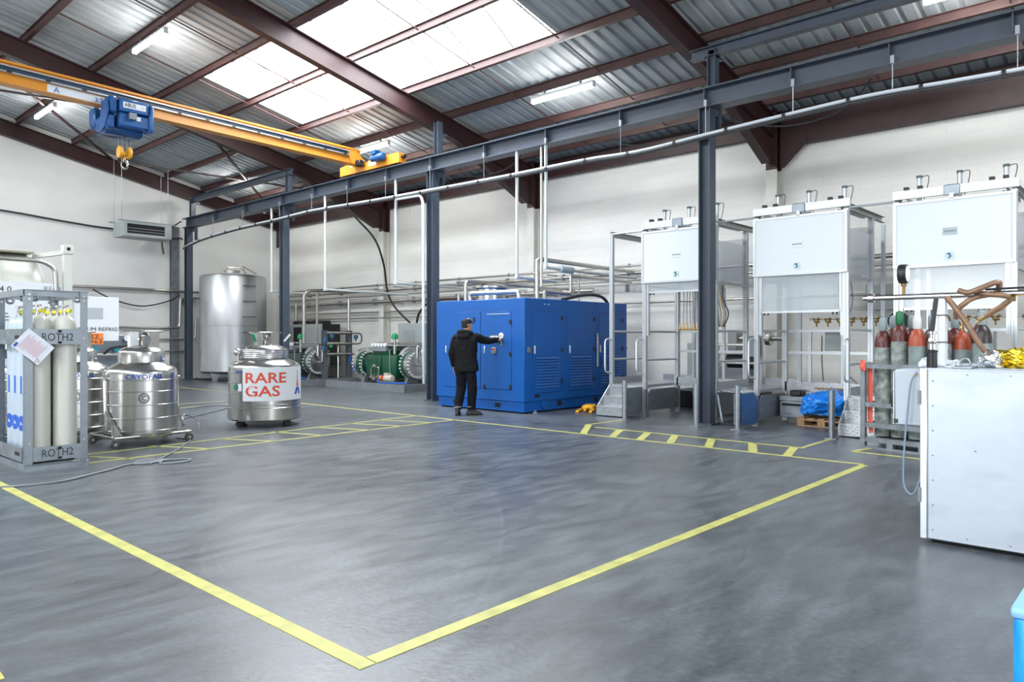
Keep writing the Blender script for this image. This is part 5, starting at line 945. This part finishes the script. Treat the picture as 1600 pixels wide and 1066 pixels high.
for z0, z1 in ((1.385, 1.555), (.10, .255)):
    fp_ = obj('name_plate', MB().box(.075, RW-.06, -.014, -.004, z0, z1), galv, rk); obj('stencil_lettering', MB().txt('ROTH2', .12, (.315, -.0165, z0+.04), (1,0,0), (0,0,1), .5, width=.31), mat('punched_shadow', (.03, .035, .04), .7), fp_)
    for q in (z0+.02, z1-.025): obj('slot', MB().cyl((.335, -.015, q), (.335, -.018, q), .014, 10).xf(Matrix.Translation((-.335*.6, 0, 0)) @ Matrix.Diagonal((1.6, 1, 1, 1))), dark, fp_)
    obj('side_plate', MB().box(-.014, -.004, .06, RD-.06, z0, z1), galv, rk); obj('side_slot', MB().box(-.017, -.014, .14, .3, z0+.06, z0+.1), dark, rk); obj('back_plate', MB().box(.06, RW-.06, RD+.004, RD+.014, z0, z1), galv, rk)
obj('floor_plate', MB().box(0, RW, 0, RD, .06, .075), galv, rk)
for x in (.0, RW-.09): obj('base_runner', MB().box(x, x+.09, -.01, RD+.01, .0, .06), galv, rk)
obj('front_runner', MB().ext([(-.02, 0), (.03, 0), (.03, .055), (-.02, .075)], (.0, -.03, .0), (RW, -.03, .0)), galv, rk)
vcap = None
nm = ['white gas cylinder at the front left of the rack, below the red printed tag', 'white gas cylinder at the front right of the rack', 'white cylinder with its pale lighting painted in, second from the front on the left side of the rack', 'white cylinder second from the front on the right side of the rack', 'white cylinder with its pale lighting painted in, third from the front on the left side of the rack', 'white cylinder third from the front on the right side of the rack', 'white cylinder with its pale lighting painted in, at the back left of the rack', 'white cylinder at the back right of the rack']
for k in range(8):
    i, j_ = k % 2, k//2
    x, y = 2.33+.165+i*.265, 9.28+.15+j_*.243
    t = thing('gas_cylinder', nm[k], 'gas cylinder', (x, y, .076), group='cylinders in the transport rack'); r = .12 if i == 0 or 1 else .1
    obj('body', MB().lathe([(.08, 0), (.115, .015), (r, .05), (r, 1.46), (r*.97, 1.52), (r*.82, 1.585), (r*.5, 1.625), (.03, 1.64)], n=32), cylwhite if i == 1 or j_ == 0 else cylpale, t)
    v = obj('valve', MB().lathe([(.03, 1.63), (.026, 1.65), (.022, 1.70)], n=10).box(-.018, .018, -.018, .018, 1.67, 1.72), pipe_m, t); obj('outlet_cap', MB().cyl((.015, -.02, 1.685), (.045, -.06, 1.685), .022, 10), yellowv, v); obj('handwheel', MB().lathe([(.02, 1.735), (.038, 1.738), (.038, 1.75), (.02, 1.755)], n=12).cyl((0, 0, 1.71), (0, 0, 1.75), .012, 8), pipe_m, v)
    if i == 0:
        def wrapc(u, q, R=.1215, z=.42): a = rad(200)+u/R; return (R*cos(a), R*sin(a), z+q)
        us_ = [-.065+i_*.013 for i_ in range(11)]; hs_ = [.085*sqrt(max(.01, 1-(u/.066)**2)) for u in us_]
        d_ = obj('blue_emblem', MB().add([wrapc(u, -q) for u, q in zip(us_, hs_)]+[wrapc(u, q) for u, q in zip(us_, hs_)], [(i_, i_+1, 12+i_, 11+i_) for i_ in range(10)]), inkblue, t, fix=False)
        obj('emblem_letter', MB().txt('A', .06, (0,0,0), (1,0,0), (0,0,1), .5, wrap=lambda u, q: wrapc(u, q-.022, .1225)), inkwhite, d_)
        obj('blue_stripe', MB().add([wrapc(u, q, .1215, .75) for u, q in ((-.012, 0), (.012, 0), (.012, .2), (-.012, .2))], [(0,1,2,3)]), inkblue, t, fix=False)
tg = thing('warning_sheet', 'white laminated sheet with red print hung askew on the rack', 'sheet', (2.40, 9.245, 1.36))
def tp(u, q): # sheet coordinates to the upright plane, turned by 38 degrees
    a = rad(-41); return (u*cos(a)-q*sin(a), 0, u*sin(a)+q*cos(a))
def trect(u0, u1, q0, q1, y): return MB().add([(p[0], y, p[2]) for p in (tp(u0, q0), tp(u1, q0), tp(u1, q1), tp(u0, q1))]+[(p[0], y+.003, p[2]) for p in (tp(u0, q0), tp(u1, q0), tp(u1, q1), tp(u0, q1))], [(0,1,2,3), (7,6,5,4), (0,4,5,1), (1,5,6,2), (2,6,7,3), (3,7,4,0)])
obj('paper', trect(-.165, .165, -.125, .125, 0), mat('paper_white', (.72, .76, .84), .35), tg)
b = MB(); random.seed(3)
for k in range(15):
    u0 = -.115+k*.0152
    b.add(*(lambda q: (q.v, q.f))(trect(u0, u0+.0042, -.10+random.random()*.03, .05+random.random()*.05, -.002)))
tag(obj('red_print', b, mat('faded_red_ink', (.66, .25, .30), .6), tg), kind='stuff')
obj('blue_logo', trect(-.15, -.13, .02, .07, -.002) if 0 else trect(-.155, -.128, -.11, -.06, -.002), inkblue, tg)
obj('warning_triangle', MB().tube([tuple(V(tp(u, q))+V((0, -.003, 0))) for u, q in ((.115, -.115), (.15, -.092), (.115, -.07))], .003, 4, closed=True), inkred, tg)
obj('string', MB().tube([(-.03, .0, .19), (.02, .02, .14)], .003, 5), cable_blk, tg)
# ------------------------------------------------------------------ dewars
def caster(b_, x, y, r=.055): 
    return b_.lathe([(.01, -.022), (r*.6, -.024), (r, -.02), (r, .02), (r*.6, .024), (.01, .022)], (x, y, r), 18, 'y')
def dewar(loc, rz, R, label, brand=True):
    t = thing('dewar', label, 'dewar', loc, rz, group='liquid helium dewars')
    s = R/.47
    ring = []
    for z in (.20, .37, .55, .73, .885): ring += [(R, z-.009), (R+.004, z-.004), (R+.004, z+.004), (R, z+.009)]
    vessel = obj('vessel', MB().lathe([(.1, .10), (R*.9, .10), (R-.01, .11), (R, .13)]+ring+[(R, .96), (R*.985, 1.0), (R*.93, 1.04), (R*.66, 1.11), (R*.63, 1.12), (R*.63, 1.26), (R*.61, 1.28), (R*.45, 1.33), (R*.2, 1.36), (.02, 1.365)], n=64), steel, t)
    obj('top_bar', MB().cbox(-.28, .30, -.03, .03, 1.535, 1.56, .008), steel, t)
    obj('bar_support', MB().box(-.17, -.06, -.05, .04, 1.34, 1.54), whitepaint if brand else pipe_m, t); obj('bar_support', MB().box(.10, .22, -.06, -.03, 1.33, 1.54), pipe_m, t)
    obj('valve_cluster', MB().cyl((0, 0, 1.35), (0, 0, 1.53), .035, 10).cyl((-.08, -.08, 1.44), (.08, .02, 1.44), .018, 8).cyl((-.02, -.1, 1.48), (-.02, .08, 1.48), .015, 8).sph((-.02, -.12, 1.48), .03, 8), pipe_m, t)
    obj('knob', MB().cyl((.0, -.06, 1.5), (.0, -.12, 1.5), .032, 10), black, t)
    obj('lifting_eye', MB().tube([(.22*s+.0, -.2*s, 1.12+.03*sin(a)) if 0 else (.2*s+.025*cos(a), -.22*s, 1.125+.035*sin(a)) for a in [2*pi*i/12 for i in range(12)]], .009, 6, closed=True), steel, t)
    return t, vessel
def wrapt(R, z, a0): return lambda u, q: (R*cos(a0+u/R), R*sin(a0+u/R), z+q)
def cryofab(loc, rz, R, a_txt, label):
    t, v = dewar(loc, rz, R, label)
    obj('brand_lettering', MB().txt('CRYOFAB', .085, (0,0,0), (1,0,0), (0,0,1), .5, width=.46, wrap=wrapt(R+.007, .905, a_txt), bold=True), inkblue, v)
    for rr in (.066, .05): obj('emblem_ring', MB().tube([wrapt(R+.006, .645, a_txt)(rr*cos(a), rr*sin(a)) for a in [2*pi*i/24 for i in range(24)]], .0045, 5, closed=True), inkblk, v)
    obj('emblem_letter', MB().txt('C', .085, (0,0,0), (1,0,0), (0,0,1), .5, wrap=wrapt(R+.008, .617, a_txt), bold=True), inkblk, v)
    fr_ = obj('trolley_frame', MB().tube(fillet([(-.52, -.40, .135), (.52, -.40, .135), (.52, .40, .135), (-.52, .40, .135), (-.52, -.39, .135)], .03), .02, 8), steel, t)
    for sx_ in (-1, 1):
        obj('trunnion_arm', MB().tube(fillet([(sx_*.50, -.30, .14), (sx_*.46, -.20, .3), (sx_*.50, -.05, .45), (sx_*.50, -.02, .9)], .05), .017, 8), steel, t)
        obj('trunnion', MB().cyl((sx_*.44, -.02, .9), (sx_*.53, -.02, .9), .02, 10), pipe_m, t); obj('gusset', MB().prism([(sx_*.52, .13), (sx_*.36, .13), (sx_*.48, .26)], 'y', -.33, -.32), steel, t)
        for sy_ in (-1, 1):
            c = obj('caster', caster(MB(), sx_*.50, sy_*.36), greyrub, t); obj('caster_hub', MB().cyl((sx_*.50, sy_*.36-.027, .055), (sx_*.50, sy_*.36+.027, .055), .022, 10), steel, c); obj('caster_fork', MB().box(sx_*.50-.02, sx_*.50+.02, sy_*.36-.035, sy_*.36+.035, .105, .135), steel, c)
    return t
cryofab((4.1, 10.75, 0), rad(3), .465, rad(-110), 'stainless liquid helium dewar on a wheeled trolley, fully visible right of the rack')
cryofab((3.56, 11.78, 0), rad(8), .465, rad(-112), 'stainless dewar half hidden behind the cylinder rack')
cryofab((2.42, 12.0, 0), rad(0), .465, rad(-95), 'stainless dewar cut off at the left picture edge')
single('push_handle', MB().tube(fillet([(4.60, 10.6, .18), (4.62, 10.62, .36), (4.72, 10.5, .32), (4.76, 10.42, .25), (4.76, 10.42, .13)], .04), .009, 6), steel, 'bent steel push handle on the right end of the trolley', 'handle', loc=(4.7, 10.5, .16))
rg, rv = dewar((6.34, 11.42, 0), 0, .575, 'big stainless dewar with a white sign reading rare gas', False)
vd = atan2(-11.42, -6.34)
sg = lambda u, q, R=.584: (R*cos(vd+.17+u/R), R*sin(vd+.17+u/R), q)
us = [-.46+i*1.17/26 for i in range(27)]
pan = MB(); pan.add([sg(u, .46-.02) for u in us]+[sg(u, .985) for u in us], [(i, i+1, 28+i, 27+i) for i in range(26)]); pan.add([sg(u, .44, .588) for u in us]+[sg(u, .985, .588) for u in us], [(i, i+1, 28+i, 27+i) for i in range(26)])
so = obj('sign_sheet', pan, inkwhite, rg, fix=False)
for txt_, z in (('RARE', .735), ('GAS', .52)): obj('sign_lettering', MB().txt(txt_, .235, (0,0,0), (1,0,0), (0,0,1), 0, width=.66 if txt_ == 'RARE' else .55, wrap=lambda u, q, z=z: sg(u-.41, q+z, .591), bold=True), inkred, so)
obj('tower_mark', MB().add([sg(u, q, .591) for u, q in ((.495, .66), (.555, .66), (.535, .78), (.529, .93), (.519, .93), (.513, .78))], [(0,1,2,3,4,5)]), inkred, so, fix=False)
obj('tower_base_mark', MB().add([sg(u, q, .591) for u, q in ((.43, .53), (.49, .53), (.517, .595), (.535, .595), (.56, .53), (.615, .53), (.565, .645), (.488, .645))], [(0,1,2,3,4,5,6,7)]), inkblue, so, fix=False)
obj('green_diamond', MB().add([sg(-.62+.055*cos(a), .66+.055*sin(a), .5825) for a in (0, pi/2, pi, 1.5*pi)], [(0,1,2,3)]), mat('label_green', (.0, .22, .12), .5), rv, fix=False)
obj('small_label', MB().add([sg(u, q, .5825) for u, q in ((-.55, .60), (-.48, .60), (-.48, .72), (-.55, .72))], [(0,1,2,3)]), inkwhite, rv, fix=False)
obj('blue_brand_patch', MB().add([sg(u, q, .5825) for u, q in ((-.60, .89), (-.48, .89), (-.48, .93), (-.60, .93))], [(0,1,2,3)]), mat('worn_blue_print', (.05, .10, .28), .5), rv, fix=False)
obj('lower_skirt', MB().lathe([(.576, .12), (.586, .13), (.586, .32), (.576, .33)], n=64), steel, rg)
obj('relief_valve', MB().cyl((-.40, -.22+.38, 1.08), (-.40, -.22+.38, 1.24), .03, 10).sph((-.40, .16, 1.22), .065, 14), pipe_m, rg)
for k, (a, q) in enumerate(((-.22, .3), (.30, .2))): obj('valve_lever', MB().bar((a, -.1, 1.4), (a*1.3, -.14, 1.52), .03), [mat('valve_green', (0,0,0)), whitepaint][k], rg)
for k in range(5): obj('neck_band', MB().lathe([(.375, 1.135+k*.03), (.379, 1.138+k*.03), (.375, 1.146+k*.03)], n=48), steel2, rg)
for a in (15, 105, 190, 215, 285, 300):
    if a in (215, 300): continue
    x, y = .5*cos(rad(a)), .5*sin(rad(a)); c = obj('caster', caster(MB(), x, y, .06), rubber, rg); obj('caster_plate', MB().box(x-.1, x+.1, y-.05, y+.05, .115, .135), black, c)
for a in (200, 265): pass
# ------------------------------------------------------------------ tank container behind the rack
ic = thing('tank_container', 'white tank container in a frame behind the cylinder rack', 'tank container', (3.0, 16.2, 0), world=True)
obj('vessel', MB().lathe([(.1, 4.56), (.5, 4.55), (.85, 4.48), (1.0, 4.36), (1.05, 4.15), (1.05, -1.2), (.9, -1.5), (.1, -1.6)], (0, 17.15, 2.1), 56, 'x'), offwhite, ic)
for x in (3.62, 0.2): obj('ring_frame', MB().lathe([(1.05, x-.06), (1.12, x-.06), (1.12, x+.06), (1.05, x+.06)], (0, 17.15, 2.1), 56, 'x'), offwhite, ic)
for y in (16.02, 18.3):
    p = obj('corner_post', MB().box(4.66, 4.80, y-.07, y+.07, .2, 3.1), offwhite, ic); obj('corner_casting', MB().cbox(4.64, 4.82, y-.09, y+.09, 3.08, 3.26, .012), offwhite, p); obj('casting_hole', MB().cyl((4.73, y-.092, 3.18), (4.73, y-.088, 3.18), .035, 14), dark, p); obj('casting_foot', MB().cbox(4.64, 4.82, y-.09, y+.09, 0, .2, .01), offwhite, p)
obj('top_brace', MB().bar((4.7, 16.05, 3.12), (4.35, 16.7, 3.06), .08), offwhite, ic); obj('top_brace', MB().bar((4.7, 18.25, 3.12), (4.2, 17.4, 3.0), .08), offwhite, ic)
obj('side_rail_tube', MB().tube(fillet([(-1.6, 16.0, 2.98), (4.3, 16.0, 2.92), (4.52, 16.0, 2.8), (4.54, 16.0, 2.3)], .3, 6), .045, 10), pipe_m, ic)
obj('base_rail', MB().box(-1.6, 4.66, 15.98, 16.06, .2, .36).box(-1.6, 4.66, 18.26, 18.34, .2, .36), offwhite, ic)
obj('walkway_bracket', MB().box(3.6, 4.3, 16.5, 17.0, 3.1, 3.13), mat('grating_brown', (.30, .28, .20), .6), ic)
np_ = obj('number_panel', MB().box(2.3, 4.64, 15.985, 16.0, 1.25, 2.5), inkwhite, ic)
obj('number_lettering', MB().txt('604 0', .15, (3.80, 15.98, 2.31), (1,0,0), (0,0,1), 1), inkblk, np_); obj('rear_lettering', MB().txt('REAR', .13, (4.63, 15.98, 2.35), (1,0,0), (0,0,1), 1), inkgrey, np_); obj('size_lettering', MB().txt('42', .17, (4.55, 15.98, 2.08), (1,0,0), (0,0,1), 1), inkblk, np_)
b = MB(); random.seed(5)
for r_ in range(4):
    for (xa, xb) in ((3.55, 3.78), (3.9, 4.25)):
        b.box(xa, xa+(xb-xa)*random.uniform(.6, 1), 15.978, 15.984, 1.90-r_*.06, 1.925-r_*.06)
tag(obj('small_print', b, inkgrey, np_), kind='stuff')
sb = obj('hazard_board', MB().cbox(4.83, 5.66, 15.99, 16.01, 1.40, 2.28, .004), inkwhite, ic)
obj('grey_label', MB().box(5.03, 5.36, 15.984, 15.99, 1.84, 2.06), mat('grey_sticker', (.42, .44, .47), .5), sb); obj('board_lettering', MB().txt('HELIUM REFRIG', .105, (5.63, 15.984, 1.60), (1,0,0), (0,0,1), 1, width=1.0 if 0 else .78), inkblk, sb)
op = obj('orange_plate', MB().box(5.03, 5.36, 15.97, 15.984, 1.335, 1.555), orangep, sb); obj('plate_lettering', MB().txt('22', .1, (5.195, 15.966, 1.46), (1,0,0), (0,0,1), .5, width=.16), inkblk, op); obj('plate_lettering', MB().txt('1963', .1, (5.195, 15.966, 1.352), (1,0,0), (0,0,1), .5, width=.28), inkblk, op); obj('plate_divider', MB().box(5.03, 5.36, 15.966, 15.97, 1.442, 1.448), inkblk, op)
vp = thing('valve_cabinet', 'grey valve cabinet with cyan knobs below the white hazard board', 'cabinet', (5.6, 17.2, 0), world=True)
obj('back_panel', MB().cbox(4.9, 6.9, 17.1, 17.3, .3, 1.52, .01), mat('panel_blue_grey', (.20, .23, .26), .4, .4), vp)
for x in (5.3, 5.55, 5.95): k_ = obj('stem', MB().cyl((x, 17.1, 1.22), (x, 17.0, 1.22), .02, 8), pipe_m, vp); obj('knob', MB().cyl((x, 17.0, 1.22), (x, 16.96, 1.22), .05, 12), mat('cyan_knob', (.0, .32, .45), .35), k_)
obj('pipe', MB().tube([(4.9, 17.0, 1.1), (6.6, 17.0, 1.1)], .03, 7), pipe_m, vp); obj('pipe', MB().tube(fillet([(5.7, 17.0, 1.1), (5.85, 16.95, 1.25), (6.2, 17.0, 1.3)], .05), .025, 7), black, vp); obj('gauge', MB().cyl((6.2, 17.1, 1.45), (6.2, 17.04, 1.45), .06, 14), glassdial, vp)
for x in (5.0, 6.8): obj('leg', MB().box(x-.03, x+.03, 17.15, 17.25, 0, .3), grey, vp)
# ------------------------------------------------------------------ cables on the floor
def fc(pts, r, m, lab, name='floor_cable'): return single(name, MB().tube(smooth_path([(x, y, z if len(q) else r) for x, y, *q in pts for z in (q or [r])], 6), r, 6), m, lab, 'cable', loc=(pts[0][0], pts[0][1], 0))
import math as _m
pth = [(1.75, 8.6), (2.05, 8.4), (2.4, 8.35), (2.75, 8.55), (3.05, 8.75), (3.25, 8.9)]
for k in range(22):
    a = k*.62; pth.append((3.45+.16*cos(a)+.004*k, 8.9+.10*sin(a)+.003*k))
for k in range(12):
    a = 2.4+k*.62; pth.append((3.75+.2*cos(a)-.01*k, 8.75+.14*sin(a)))
pth += [(3.75, 9.15), (4.1, 9.6), (4.4, 10.05), (4.62, 10.4), (4.6, 10.8)]
fc(pth, .011, cable_grey, 'grey cable lying coiled on the floor before the trolley')
fc([(5.0, 12.4), (5.7, 14.0), (6.3, 14.9), (7.3, 15.4), (7.5, 14.9), (6.6, 14.0), (5.8, 13.3)], .012, cable_grey, 'dark cable looped on the floor left of the lettered dewar')
fc([(11.9, 26.2), (11.6, 25.7), (11.75, 25.2), (12.1, 25.3)], .02, cable_blk, 'black cable on the floor beside the big tank')
for o in list(bpy.data.objects):
    if '_org' in o: del o['_org']
